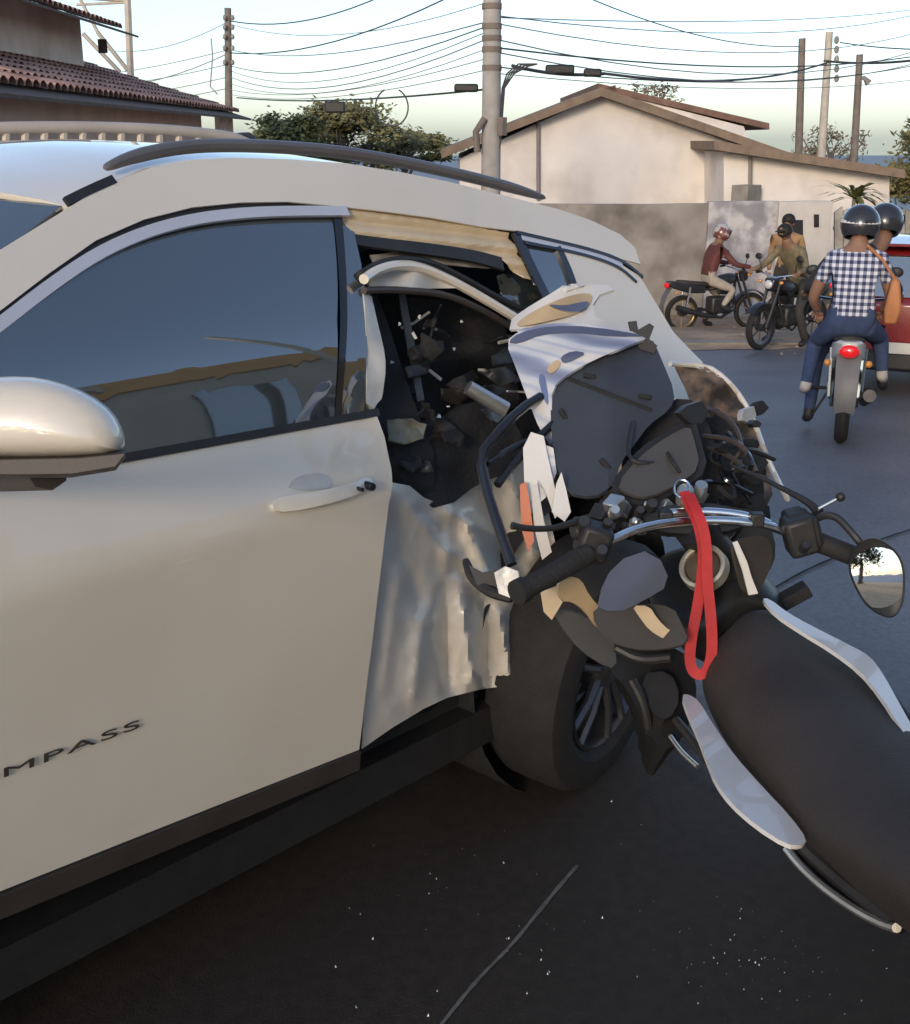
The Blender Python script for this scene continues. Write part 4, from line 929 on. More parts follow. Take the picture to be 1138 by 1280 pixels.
def stripemat():
    m = MATS['fair_blue']; n = m.node_tree; b = n.nodes['Principled BSDF']; tc = [k for k in n.nodes if k.type == 'TEX_COORD'][0]
    mp = n.nodes.new('ShaderNodeMapping'); mp.inputs['Rotation'].default_value = (.5, .9, .3); n.links.new(tc.outputs['Object'], mp.inputs[0])
    wv = n.nodes.new('ShaderNodeTexWave'); wv.inputs['Scale'].default_value = 3.2; wv.inputs['Distortion'].default_value = 9; wv.inputs['Detail'].default_value = 1.5; wv.inputs['Detail Scale'].default_value = .9; n.links.new(mp.outputs[0], wv.inputs[0])
    cr = n.nodes.new('ShaderNodeValToRGB'); e = cr.color_ramp.elements; e[0].position = 0; e[0].color = (.20, .22, .31, 1); e[1].position = .22; e[1].color = (.34, .37, .46, 1)
    for p_, c_ in ((.34, (.52, .53, .57)), (.62, (.60, .59, .58)), (.80, (.40, .43, .52)), (.95, (.60, .58, .56))):
        k = e.new(p_); k.color = (*c_, 1)
    n.links.new(wv.outputs[0], cr.inputs[0]); n.links.new(cr.outputs[0], b.inputs['Base Color'])
stripemat()
U_ = Vector((.62, .78, 0)).normalized(); LF0 = Vector((-U_.y, U_.x, 0)); LEAN = math.radians(43)
LFT = LF0 * math.cos(LEAN) - ZZ * math.sin(LEAN); BUP = LF0 * math.sin(LEAN) + ZZ * math.cos(LEAN)
capP = pd(881, 711, 1.97)
BO = capP - BUP * (capP.z / BUP.z)
def BK(f, l, h): return BO + U_ * f + LFT * l + BUP * h
moto = thing('crashed_motorcycle', 'crashed trail motorcycle with dark seat and white panels, its nose buried in the car', 'motorcycle', tuple(BO))
def plate(name, m, poly, dfn, th=.005, step=9, parent=moto, auto=50, bevel=0, sm=1):
    df = dfn if callable(dfn) else (lambda x, y: dfn)
    return patch(name, m, parent, smoothpoly(poly, sm) if sm else poly, lambda x, y: pd(x, y, df(x, y)), step, th, True, auto, bevel)
def ptube(name, m, pts, r, parent=moto, n=8, sm=2):
    q = smoothpoly(pts, sm, False) if sm else pts; a = MB()
    if isinstance(r, (list, tuple)): r = list(np.interp(np.linspace(0, 1, len(q)), np.linspace(0, 1, len(r)), r))
    a.tube([pd(*p) for p in q], r, n); return a.build(name, m, parent)
# ---- seat
SEC = [((866, 838), (905, 772), (946, 748), .915), ((884, 890), (950, 836), (985, 770), .90), ((908, 935), (998, 892), (1030, 800), .885), ((942, 978), (1040, 940), (1075, 832), .88), ((1003, 1048), (1090, 1012), (1118, 882), .885), ((1062, 1106), (1140, 1078), (1165, 940), .90), ((1118, 1150), (1190, 1140), (1215, 1010), .91), ((1190, 1205), (1250, 1200), (1265, 1090), .90)]
secs = []
for L_, C_, R_, z in SEC:
    l = pz(*L_, z - .085); c = pz(*C_, z + .012); r = pz(*R_, z + .03)
    q1 = l.lerp(c, .45) + BUP * .022; q2 = c.lerp(r, .55) + BUP * .018
    secs.append([l - BUP * .06 + (c - l) * .12, l - BUP * .02, l, l.lerp(q1, .5) + BUP * .006, q1, c + BUP * .004, q2, r.lerp(q2, .4), r, r - BUP * .03, r - BUP * .07 - (r - c) * .12])
a = MB(); a.loft(secs)
seat = a.build('seat', 'seat_vinyl', moto, True, 0, 75, sub=2); seat['label'] = 'long dark brown-black vinyl saddle'
# tail body under the seat
ts = []
for i, (L_, C_, R_, z) in enumerate(SEC[2:]):
    l = pz(*L_, z - .085); r = pz(*R_, z + .03); w_ = .08 + .01 * i
    ts.append([l - BUP * .03 + (r - l) * .10, r - BUP * .03 - (r - l) * .10, r - BUP * w_ * 1.4 - (r - l) * .32, l - BUP * w_ * 1.4 + (r - l) * .32])
a = MB(); a.loft(ts); a.build('tail_body', 'black_plastic', moto, True, .008)
# ---- white side panels
def zpl(z0, z1, x0, x1): return lambda x, y: (lambda z: (z - CP.z) / ray(x, y).z)(z0 + (z1 - z0) * (x - x0) / (x1 - x0))
sp_ = plate('side_panel', 'fair_white', [(852, 868), (862, 868), (874, 876), (892, 906), (918, 944), (952, 982), (988, 1020), (1010, 1050), (1002, 1057), (984, 1056), (946, 1032), (914, 1004), (895, 978), (884, 950), (872, 918), (860, 892)], lambda x, y: .972 * zpl(.83, .795, 850, 1010)(x, y), .006, 8, sm=1); sp_['label'] = 'pale curved left side panel below the saddle'
plate('side_panel', 'fair_white', [(952, 748), (962, 748), (985, 766), (1020, 785), (1062, 806), (1088, 820), (1104, 842), (1125, 880), (1150, 925), (1150, 950), (1128, 912), (1100, 868), (1075, 838), (1040, 812), (1000, 788), (970, 768)], lambda x, y: .975 * zpl(.935, .90, 950, 1150)(x, y), .006, 8)
# ---- grab rail
ptube('grab_rail', 'brushed', [(983, 1060, 1.60), (1000, 1082, 1.58), (1030, 1110, 1.54), (1070, 1138, 1.49), (1105, 1156, 1.45), (1120, 1160, 1.43)], .006)
ptube('grab_rail', 'black_plastic', [(1000, 1052, 1.60), (1035, 1085, 1.56), (1075, 1118, 1.50), (1120, 1150, 1.44)], .012)
plate('tail_side_cover', 'gloss_black', [(992, 1060), (1010, 1052), (1050, 1090), (1100, 1130), (1138, 1150), (1138, 1168), (1110, 1162), (1070, 1138), (1030, 1110)], lambda x, y: 1.62 - .0014 * (x - 992), .006)
# ---- tank
TS = [((800, 700, .93), (868, 662, .985), (945, 690, .97)), ((790, 742, .90), (880, 702, .965), (962, 728, .955)), ((812, 780, .88), (890, 745, .935), (958, 752, .93)), ((850, 815, .86), (900, 778, .905), (948, 760, .91))]
secs = []
for L_, C_, R_ in TS:
    l = pz(*L_); c = pz(*C_); r = pz(*R_)
    secs.append([l - BUP * .12 + (c - l) * .1, l, l.lerp(c, .5) + BUP * .02, c, c.lerp(r, .5) + BUP * .02, r, r - BUP * .12])
a = MB(); a.loft(secs); tank = a.build('fuel_tank', 'tank_black', moto, True, 0, 80, sub=2)
capN = (BUP * .9 - U_ * .35 - FW * .25).normalized()
cc = capP + capN * .006
a = MB(); a.lathe([(.0001, .004), (.028, .004), (.030, .002), (.030, -.01)], cc, capN, 28); a.build('fuel_cap', 'cap_brown', tank)
mat('pale_ring', (.55, .49, .38), .3, metal=.6)
a = MB(); a.lathe([(.0305, -.012), (.031, .007), (.034, .010), (.039, .008), (.0405, -.012)], cc, capN, 32); a.build('cap_ring', 'pale_ring', tank)
# broken shroud on the right of the tank
plate('tank_shroud', 'shroud', [(915, 680), (930, 672), (958, 668), (968, 690), (960, 720), (944, 748), (930, 740), (922, 712)], lambda x, y: 1.93 + .001 * (x - 915), .006)
plate('shroud_shard', 'crushed_paint', [(916, 678), (922, 676), (934, 702), (940, 722), (948, 742), (936, 744), (928, 712)], lambda x, y: 1.915, .004, sm=0)
# left shroud and its gold edges
plate('tank_shroud', 'shroud', [(738, 768), (752, 756), (800, 754), (842, 758), (852, 780), (862, 803), (830, 812), (790, 812), (756, 800)], lambda x, y: 1.88 + .0007 * (800 - x) + .0006 * (790 - y), .006)
plate('shroud_trim', 'fair_gold', [(790, 757), (812, 757), (822, 774), (838, 789), (860, 797), (857, 806), (832, 800), (812, 788), (800, 772)], lambda x, y: 1.855, .006)
plate('shroud_trim', 'fair_gold', [(696, 730), (712, 720), (727, 724), (737, 745), (755, 764), (762, 790), (748, 786), (733, 764), (716, 752), (702, 752)], lambda x, y: 1.93 + .0008 * (x - 700), .006)
plate('shroud_shard', 'fair_gold', [(676, 740), (698, 732), (704, 752), (690, 775), (680, 765)], lambda x, y: 1.99, .005, sm=0)
# ---- left hand guard
hg = plate('hand_guard', 'guard', [(748, 758), (752, 735), (762, 715), (780, 698), (806, 689), (826, 700), (835, 720), (830, 736), (806, 750), (780, 763), (760, 764)], lambda x, y: 1.83 + .00035 * (x - 790) + .0006 * (725 - y) + .000008 * ((x - 790) * .8 + (y - 725) * .6) ** 2, .006, 8, sm=0)
# ---- handlebar: chrome bar, brace, clamps, grips, levers, switchgear
bar = ptube('handlebar', 'chrome', [(735, 690, 1.84), (770, 673, 1.87), (792, 662, 1.90), (835, 653, 1.93), (880, 650, 1.94), (930, 652, 1.94), (962, 657, 1.95), (990, 668, 1.96), (1015, 675, 1.96)], .0075, n=12)
ptube('bar_brace', 'chrome', [(828, 642, 1.95), (860, 639, 1.955), (905, 640, 1.955), (945, 647, 1.955), (962, 655, 1.955)], .0070, bar, n=12)
for px, py in ((832, 646), (946, 649)):
    a = MB(); p = pd(px, py, 1.945); a.box(p, (.022, .022, .022), Matrix((RT, FH, ZZ)).transposed()); a.build('brace_clamp', 'black_plastic', bar, True, .003)
gripL = ptube('grip', 'rubber', [(652, 738, 1.78), (690, 718, 1.80), (735, 692, 1.84)], [.0165, .016, .0175], n=14)
ptube('bar_end', 'rubber', [(646, 741, 1.775), (656, 736, 1.785)], .0195, gripL, n=14, sm=0)
gripR = ptube('grip', 'rubber', [(1012, 674, 1.96), (1040, 684, 1.95), (1070, 696, 1.93)], [.018, .0165, .0165], n=14)
for x, y, d, w_, h_, l_, nm in ((742, 676, 1.86, .05, .055, .055, 'switch_housing'), (728, 662, 1.88, .035, .03, .045, 'switch_housing'), (1000, 668, 1.955, .05, .065, .05, 'switch_housing'), (996, 650, 1.97, .04, .035, .05, 'brake_reservoir'), (1014, 664, 1.95, .028, .055, .04, 'switch_housing')):
    a = MB(); a.box(pd(x, y, d), (w_, l_, h_), Matrix((RT, FH, ZZ)).transposed() @ Matrix.Rotation(.3 if x < 800 else -.3, 3, 'Y')); a.build(nm, 'black_plastic', moto, True, .008)
for x, y, d, s_ in ((730, 655, 1.85, .011), (752, 690, 1.82, .010), (768, 640, 1.88, .009), (1006, 684, 1.93, .008), (990, 660, 1.94, .008), (815, 632, 1.96, .010), (800, 640, 1.95, .008), (760, 655, 1.86, .008)):
    a = MB(); a.lathe([(.0001, .012), (s_ * .8, .012), (s_, .008), (s_, -.01)], pd(x, y, d), -FW + UP * .4, 10); a.build('bolt', 'engine' if x % 3 else 'brushed', moto)
ptube('clutch_lever', 'black_plastic', [(735, 648, 1.86), (712, 655, 1.84), (690, 661, 1.82), (660, 661, 1.80), (640, 657, 1.79)], [.007, .006, .005, .005, .006])
ptube('brake_lever', 'black_plastic', [(915, 582, 2.10), (950, 596, 2.05), (985, 614, 2.00), (1012, 628, 1.97), (1024, 640, 1.95)], [.003, .004, .005, .007, .009])
st = ptube('mirror_stem', 'black_plastic', [(1016, 652, 1.95), (1030, 643, 1.93), (1046, 646, 1.92), (1058, 658, 1.91), (1070, 672, 1.90), (1080, 684, 1.90)], .0062)
ptube('broken_stem', 'brushed', [(1020, 638, 1.95), (1050, 622, 1.93)], .0028, sm=0); a = MB(); a.ball(pd(1051, 621, 1.93), .008, 10, 7); a.build('stem_ball', 'black_plastic', moto)
def ell(pts, d, k, cx=1098, cy=722): return [pd(cx + (x - cx) * k, cy + (y - cy) * k, d + .00017 * (y - cy) * k) for x, y in pts]
MO = smoothpoly([(1072, 680), (1090, 671), (1108, 678), (1124, 692), (1131, 712), (1131, 740), (1127, 760), (1116, 773), (1098, 768), (1082, 756), (1072, 740), (1062, 718), (1061, 698)], 2)
a = MB(); a.loft([ell(MO, 1.885, .93), ell(MO, 1.882, 1.0), ell(MO, 1.90, 1.02), ell(MO, 1.915, .90), ell(MO, 1.922, .5)], True); mir = a.build('mirror_shell', 'black_plastic', moto, True, 0, 60)
V, Fc = grid_poly([(p[0], p[1]) for p in MO], 8); a = MB()
a.add([pd(1098 + (x - 1098) * .93, 722 + (y - 722) * .93, 1.8835 + .00017 * (y - 722) * .93 + .0000009 * ((x - 1098) ** 2 + (y - 722) ** 2)) for x, y in V], Fc); a.build('mirror_glass', 'mirror_glass', mir, True, 0, 180)
# ---- steering head, clocks, visor panel
a = MB(); a.tube([BK(.16, 0, .75), pd(868, 660, 1.99)], [.04, .035], 12); a.build('steering_head', 'engine', moto)
plate('top_clamp', 'engine', [(800, 640), (850, 628), (905, 630), (940, 645), (925, 662), (870, 668), (815, 664)], lambda x, y: 1.99 + .0005 * (660 - y), .02)
a = MB(); a.lathe([(.0001, .01), (.012, .01), (.014, .006), (.014, -.02)], pd(857, 616, 1.96), UP - FW, 16); a.build('ignition_switch', 'brushed', moto)
a = MB(); a.lathe([(.0001, .012), (.010, .012), (.011, .006), (.011, -.02)], pd(876, 612, 1.97), UP - FW, 16); a.build('ignition_bolt', 'brushed', moto)
inst = [(770, 606), (800, 570), (835, 545), (862, 531), (868, 548), (876, 584), (850, 604), (812, 622), (786, 618)]
def di(x, y): return 2.04 + .0012 * (600 - y)
plate('instrument_housing', 'black_plastic', [(760, 608), (795, 563), (838, 536), (868, 522), (876, 548), (886, 588), (852, 612), (812, 632), (780, 628)], lambda x, y: di(x, y) + .012, .05, 10)
plate('instrument_display', 'display', inst, di, .006, 10)
vis = [(690, 482), (712, 464), (742, 448), (780, 432), (814, 420), (826, 446), (845, 492), (838, 512), (812, 530), (796, 552), (776, 578), (768, 606), (742, 622), (708, 616), (692, 570), (688, 520)]
def dv(x, y):
    fold = (y - (455 + .40 * (x - 712)))
    return 2.14 + .0011 * (540 - y) + .0004 * abs(x - 760) + (-.0006 * min(0, fold))
vp = plate('visor_panel', 'visor', vis, dv, .008, 8, auto=25); vp['label'] = 'flat dark inner panel of the front fairing with slots'
for x, y, g in ((737, 470, .2), (806, 496, .1), (704, 518, 1.0), (756, 580, .8)):
    a = MB(); c = pd(x, y, dv(x, y) - .004); M = Matrix((RT, FW, UP)).transposed() @ Matrix.Rotation(g, 3, 'Y'); a.box(c, (.024, .008, .009), M); a.build('panel_slot', 'interior', vp, True, .002)
a = MB(); a.tube([pd(x, y, dv(x, y) - .001) for x, y in ((712, 474), (760, 492), (814, 513))], .0045, 6); a.build('panel_groove', 'interior', vp)
# ---- white and blue front fairing, broken
def dfr(x, y): return 2.26 + .0013 * (440 - y) + .0004 * (700 - x) + .0000075 * (x - 715) ** 2 + .0000060 * (y - 450) ** 2 * (y > 450) - .012 * max(0, 1 - abs(y - (452 - .12 * (x - 640))) / 14)
fr = plate('front_fairing', 'fair_blue', [(632, 428), (648, 414), (680, 404), (730, 404), (780, 412), (816, 420), (780, 434), (742, 450), (712, 466), (690, 484), (690, 520), (692, 562), (676, 540), (660, 500), (646, 462)], dfr, .006, 8, auto=40); fr['label'] = 'broken white and blue front fairing of the motorcycle'
def dec(nm, m, poly, o=.0030): plate(nm, m, poly, lambda x, y: dfr(x, y) - o, .0008, 6, fr, sm=1)
dec('decal', 'decal_navy', [(634, 428), (650, 415), (690, 407), (740, 408), (812, 420), (770, 421), (716, 415), (676, 418), (648, 430)])
dec('decal', 'decal_navy', [(700, 446), (716, 438), (734, 441), (718, 450), (704, 455)])
dec('decal', 'fair_gold', [(682, 462), (696, 448), (703, 455), (690, 468)], .0034)
dec('decal', 'decal_blue', [(672, 470), (680, 466), (684, 486), (686, 508), (680, 500)])
def dbk(x, y): return 2.36 + .0016 * (400 - y) - .0006 * (x - 700) + .00001 * (x - 690) ** 2 + .012 * math.sin((x + y) * .07)
bk = plate('beak', 'fair_white', [(637, 412), (640, 398), (660, 384), (690, 366), (704, 357), (708, 366), (735, 356), (760, 356), (768, 362), (750, 368), (742, 380), (744, 396), (760, 402), (800, 410), (806, 418), (770, 416), (720, 410), (670, 410)], dbk, .006, 8, auto=40, sm=0); bk['label'] = 'torn beak-shaped front mudguard tip'
plate('beak_inner', 'fair_gold', [(644, 408), (652, 398), (676, 384), (704, 372), (728, 366), (742, 368), (738, 380), (720, 392), (690, 400), (664, 406)], lambda x, y: dbk(x, y) - .004 - .010 * math.sin(math.pi * min(1, max(0, (x - 644) / 98))), .002, 6, bk)
plate('beak_slot', 'decal_navy', [(684, 380), (706, 382), (724, 378), (738, 376), (730, 388), (712, 390), (696, 386)], lambda x, y: dbk(x, y) - .017, .002, 6, bk)
plate('fairing_lip', 'fair_blue', [(640, 414), (664, 408), (712, 408), (770, 414), (804, 418), (760, 424), (710, 416), (668, 416)], lambda x, y: dbk(x, y) - .03, .01, 8, fr)
plate('fairing_bracket', 'black_plastic', [(786, 402), (796, 401), (798, 412), (812, 404), (818, 408), (812, 424), (822, 432), (818, 442), (800, 436), (790, 418)], lambda x, y: 2.30, .012, 8, sm=0)
a = MB(); a.lathe([(.0001, -.03), (.05, -.02), (.075, .0), (.07, .05)], pd(735, 470, 2.38), FW, 20); a.build('headlamp', 'lamp_glass', moto)
# shards hanging below the fairing
plate('fairing_shard', 'fair_white', [(654, 560), (664, 540), (680, 545), (686, 575), (694, 610), (702, 640), (694, 648), (684, 620), (672, 600), (662, 640), (656, 610)], lambda x, y: 2.12, .005, sm=0)
plate('fairing_shard', 'fair_white', [(690, 640), (696, 604), (702, 590), (708, 612), (714, 640), (706, 652)], lambda x, y: 2.06, .005, sm=0)
plate('orange_strip', 'decal_orange', [(650, 606), (658, 602), (664, 640), (668, 676), (660, 690), (652, 660)], lambda x, y: 2.10, .006, sm=0)
plate('fairing_shard', 'crushed_paint', [(664, 610), (672, 604), (680, 650), (690, 690), (678, 700), (668, 660)], lambda x, y: 2.11, .005, sm=0)
plate('fairing_shard', 'fair_blue', [(682, 556), (692, 560), (696, 590), (690, 608), (684, 590)], lambda x, y: 2.13, .005, sm=0)
# ---- bent black tubes of the crash guard
ptube('guard_tube', 'gloss_black', [(676, 496, 2.22), (650, 512, 2.18), (618, 545, 2.12), (600, 572, 2.10), (608, 610, 2.08), (622, 655, 2.05), (640, 706, 2.02)], .0095, n=10, sm=1)
ptube('guard_tube', 'gloss_black', [(702, 520, 2.20), (668, 552, 2.16), (640, 582, 2.12), (622, 606, 2.09)], .0075, n=10)
ptube('guard_tube', 'gloss_black', [(610, 580, 2.10), (640, 560, 2.15), (668, 548, 2.18)], .006, n=8)
ptube('guard_tube', 'black_plastic', [(582, 700, 2.08), (590, 722, 2.06), (612, 740, 2.04), (640, 748, 2.02)], [.006, .010, .010, .008])
plate('broken_bracket', 'torn_metal', [(618, 716), (632, 708), (648, 714), (652, 734), (640, 748), (624, 742)], lambda x, y: 2.0, .015, sm=0)
plate('broken_bracket', 'black_plastic', [(586, 706), (604, 716), (622, 712), (626, 730), (612, 740), (596, 730)], lambda x, y: 2.04, .012, sm=0)
# cables and hoses round the headstock
random.seed(17)
for i in range(20):
    x0, y0 = random.uniform(740, 960), random.uniform(560, 660); x1, y1 = x0 + random.uniform(-70, 70), y0 + random.uniform(-70, 50)
    if x1 < 735 or (x0 < 800 and y1 < 570): continue
    d0 = 2.06 + random.random() * .12
    ptube('cable', random.choice(['black_plastic', 'black_plastic', 'gloss_black', 'rubber']), [(x0, y0, d0), ((x0 + x1) / 2 + random.uniform(-30, 30), (y0 + y1) / 2 + random.uniform(-25, 25), d0 - .02), (x1, y1, d0 + .08)], random.uniform(.003, .006), n=6)
for pts in ([(880, 545, 2.2), (910, 548, 2.15), (932, 560, 2.12), (945, 590, 2.1)], [(885, 560, 2.2), (915, 570, 2.15), (935, 590, 2.12), (958, 598, 2.1)], [(870, 520, 2.3), (890, 510, 2.25), (920, 530, 2.2), (930, 570, 2.15)]):
    ptube('cable', 'cladding', pts, .005, n=6)
random.seed(23)
for i in range(26):                                                  # crushed bits between the clocks and the bumper
    x0, y0 = random.uniform(862, 955), random.uniform(505, 640); s_ = random.uniform(6, 20)
    poly = [(x0 + s_ * math.cos(t) * random.uniform(.5, 1.2), y0 + s_ * math.sin(t) * random.uniform(.5, 1.2)) for t in np.linspace(0, 6.283, 6, endpoint=False)]
    d0 = 2.12 + random.random() * .25
    plate('crushed_bracket', random.choice(['black_plastic', 'cladding', 'shroud', 'interior', 'interior', 'brown_inner', 'torn_metal' if i % 5 == 0 else 'black_plastic']), poly, lambda x, y: d0 + .002 * (x - x0), .012, 12, sm=0)
for i in range(12):
    x0, y0 = random.uniform(745, 830), random.uniform(628, 660)
    a = MB(); a.box(pd(x0, y0, 1.97 + random.random() * .1), (random.uniform(.01, .03),) * 3, Matrix.Rotation(random.random() * 3, 3, 'Y')); a.build('clamp_block', random.choice(['engine', 'brushed', 'black_plastic']), moto, True, .003)
# ---- lower bike: frame, engine, fork, wheels, swing arm, exhaust, pegs
a = MB(); a.box(BK(.02, 0, .45), (.30, .24, .30), Matrix((U_, LFT, BUP)).transposed()); eng = a.build('engine_case', 'engine', moto, True, .03)
for i in range(7):
    a = MB(); a.box(BK(.12, 0, .62 + i * .018), (.19 - .004 * i, .19, .007), Matrix((U_, LFT, BUP)).transposed()); a.build('cylinder_fin', 'engine', eng, False)
a = MB(); a.lathe([(.0001, .0), (.09, .0), (.10, -.02), (.10, -.06)], BK(.0, .18, .42), LFT, 20); a.build('clutch_cover', 'engine', eng)
for sd in (-1, 1):
    a = MB(); a.tube([BK(.17, sd * .02, .82), BK(.0, sd * .09, .74), BK(-.3, sd * .11, .72), BK(-.62, sd * .10, .80), BK(-.85, sd * .08, .84)], .014, 8); a.build('frame_tube', 'gloss_black', moto)
    a = MB(); a.tube([BK(.22, sd * .02, .75), BK(.22, sd * .10, .45), BK(.05, sd * .11, .25), BK(-.25, sd * .11, .32), BK(-.28, sd * .10, .70)], .014, 8); a.build('frame_tube', 'gloss_black', moto)
    a = MB(); a.tube([BK(-.25, sd * .10, .38), BK(-.74, sd * .10, .31)], .02, 8); a.build('swing_arm', 'engine', moto)
    a = MB(); a.tube([BK(.26, sd * .095, .80), BK(.44, sd * .095, .50), BK(.62, sd * .09, .31)], [.024, .026, .03], 10); a.build('fork_leg', 'engine', moto)
    a = MB(); a.tube([BK(-.18, sd * .13, .33), BK(-.18, sd * .24, .33)], .013, 8); a.build('footpeg', 'rubber', moto)
    a = MB(); a.tube([BK(-.68, sd * .14, .80), BK(-.70, sd * .14, .52), BK(-.71, sd * .11, .35)], .018, 8); a.build('shock_absorber', 'chrome', moto)
a = MB(); a.tube([BK(.24, -.06, .55), BK(.26, -.14, .35), BK(0, -.17, .26), BK(-.35, -.18, .36), BK(-.80, -.20, .52)], [.02, .02, .022, .045, .048], 12); a.build('exhaust', 'engine', moto)
def bwheel(c, ax, R_, wd, parent, fwd):
    ax = Vector(ax).normalized(); a = MB(); a.lathe([(R_ - .09, -wd * .6), (R_ - .05, -wd), (R_ - .015, -wd * .8), (R_, 0), (R_ - .015, wd * .8), (R_ - .05, wd), (R_ - .09, wd * .6)], c, ax, 36); t = a.build('tyre', 'rubber', parent)
    a = MB(); a.lathe([(R_ - .088, -wd * .62), (R_ - .10, -wd * .5), (R_ - .10, wd * .5), (R_ - .088, wd * .62)], c, ax, 36); r = a.build('rim', 'black_plastic', parent)
    u = fwd; v = ax.cross(u)
    for k in range(18):
        g = k * math.pi / 9; d = u * math.cos(g) + v * math.sin(g); g2 = g + .25; d2 = u * math.cos(g2) + v * math.sin(g2); a = MB(); a.tube([Vector(c) + d * .03 + ax * .03 * (1 if k % 2 else -1), Vector(c) + d2 * (R_ - .10)], .0028, 4); a.build('spoke', 'brushed', r)
    a = MB(); a.lathe([(.0001, -.05), (.035, -.05), (.03, 0), (.035, .05), (.0001, .05)], c, ax, 16); a.build('hub', 'brushed', r); return t
bwheel(BK(-.76, 0, .31), LFT, .31, .055, moto, U_)
bwheel(BK(.66, 0, .31), LFT, .33, .05, moto, U_)
pg0 = pd(990, 746, 2.05)
M = Matrix((RT, FH, ZZ)).transposed() @ Matrix.Rotation(-.55, 3, 'Y'); a = MB(); a.box(pg0, (.062, .035, .022), M); fp = a.build('pedal_rubber', 'rubber', moto, True, .003)
ptube('pedal_arm', 'black_plastic', [(940, 735, 2.05), (955, 752, 2.03), (968, 760, 2.03)], .006)
# ---- red strap on the key
def strap(pts, wd, name='key_strap'):
    q = smoothpoly(pts, 2, False); P = [pd(*p) for p in q]; n = len(P); rows = []
    for i, p in enumerate(P):
        t = (P[min(i + 1, n - 1)] - P[max(i - 1, 0)]).normalized(); s_ = t.cross(-FW).normalized(); rows.append([p - s_ * wd, p + s_ * wd])
    return MB().loft(rows, False)
ks = thing('key_strap', 'looped red cloth key strap hanging from the motorcycle ignition', 'key strap', tuple(pd(857, 616, 1.95)))
strap([(856, 614, 1.945), (860, 628, 1.93), (870, 646, 1.91), (876, 665, 1.905), (880, 690, 1.905), (878, 720, 1.90), (872, 760, 1.895), (864, 800, 1.895), (862, 828, 1.895), (868, 842, 1.89), (878, 844, 1.885), (887, 834, 1.88), (891, 810, 1.88), (889, 770, 1.88), (884, 725, 1.885), (884, 690, 1.89), (880, 660, 1.89), (870, 636, 1.905), (862, 618, 1.935)], .0085).build('strap', 'strap_red', ks, True, 0, 180, .0016)
a = MB(); g = [pd(853 + 10 * math.cos(t), 611 + 11 * math.sin(t), 1.95 - .01 * math.sin(t)) for t in np.linspace(0, 6.283, 22)]; a.tube(g, .0018, 6, False); a.build('key_ring', 'chrome', ks)

# crushed engine covers and hoses showing left of the saddle, above the car's wheel
plate('engine_cover', 'tank_black', [(752, 806), (800, 812), (850, 806), (872, 850), (868, 890), (850, 930), (828, 938), (806, 910), (786, 862), (760, 836)], lambda x, y: 2.12 + .0010 * (870 - y) + .00006 * (x - 815) ** 2 * .1, .10, 10)
plate('engine_cover', 'engine', [(800, 842), (838, 838), (852, 872), (836, 902), (812, 890)], lambda x, y: 2.09 + .0008 * (870 - y), .03, 10)
plate('side_cover', 'tank_black', [(690, 760), (730, 768), (768, 800), (772, 838), (742, 826), (712, 800)], lambda x, y: 2.05, .05, 10)
for pts in ([(790, 850, 2.08), (806, 880, 2.07), (812, 920, 2.09), (830, 945, 2.1)], [(845, 900, 2.06), (866, 925, 2.02), (884, 950, 1.98)], [(770, 810, 2.04), (800, 826, 2.03), (840, 822, 2.0)]):
    ptube('hose', 'black_plastic', pts, .008, n=8)
ptube('gear_lever', 'brushed', [(838, 920, 2.06), (852, 940, 2.03), (872, 958, 2.0)], .004)

plate('headlamp_bracket', 'interior', [(772, 575), (800, 530), (838, 498), (872, 500), (892, 545), (905, 590), (895, 640), (860, 640), (800, 620)], lambda x, y: 2.24 + .0006 * (560 - y), .02, 10)
plate('dark_fill_plate', 'interior', [(862, 540), (895, 515), (925, 545), (945, 585), (956, 625), (950, 668), (905, 672), (868, 640)], lambda x, y: 2.46 + .0006 * (600 - y) + .02 * nz3((x * .05, y * .05, 1)), .03, 10)  # dark plate added to fill the gap and hide the road behind
plate('fork_cover', 'black_plastic', [(895, 640), (925, 632), (962, 650), (972, 690), (960, 720), (915, 700)], lambda x, y: 2.20, .04, 10)
# ================================================================== riders, parked motorcycles, red car
mat('skin', (.23, .125, .08), .6, var=.1); mat('hair', (.015, .012, .01), .7)
mat('jeans', (.035, .055, .12), .9, var=.25, vscale=14, bump=.1, bscale=200); mat('jacket_dark', (.03, .03, .035), .8, var=.2)
mat('shirt_tan', (.30, .18, .09), .85, var=.2, vscale=10); mat('shirt_olive', (.14, .125, .07), .85, var=.3, vscale=12, col2=(.20, .16, .10), mixscale=9)
mat('vest_maroon', (.11, .035, .03), .8, var=.2); mat('cloth_white', (.60, .58, .56), .85, var=.1); mat('trousers_pale', (.36, .31, .26), .85, var=.15); mat('trousers_dark', (.045, .04, .035), .85, var=.2)
mat('bag_tan', (.40, .16, .06), .55, var=.2, vscale=8); mat('shoe_pale', (.40, .38, .37), .7, var=.2); mat('shoe_black', (.02, .02, .022), .6)
mat('helmet_maroon', (.16, .05, .045), .3, coat=.6, col2=(.45, .40, .38), mixscale=9, lohi=(.5, .56))
mat('helmet_black', (.03, .03, .035), .25, coat=.6); mat('helmet_white', (.6, .57, .55), .25, coat=.6); mat('lamp_red', (.55, .01, .012), .2, coat=.8, emit=.25)
mat('red_paint', (.20, .012, .014), .3, coat=1, var=.1); mat('amber', (.6, .25, .05), .3, coat=.5)
mat('bike_white', (.55, .53, .49), .35, coat=.6, var=.1); mat('bike_dark', (.02, .02, .024), .35, coat=.4, var=.2); mat('bike_gold', (.30, .21, .09), .4, metal=.5, var=.3); mat('mudguard', (.12, .12, .125), .5, var=.15)
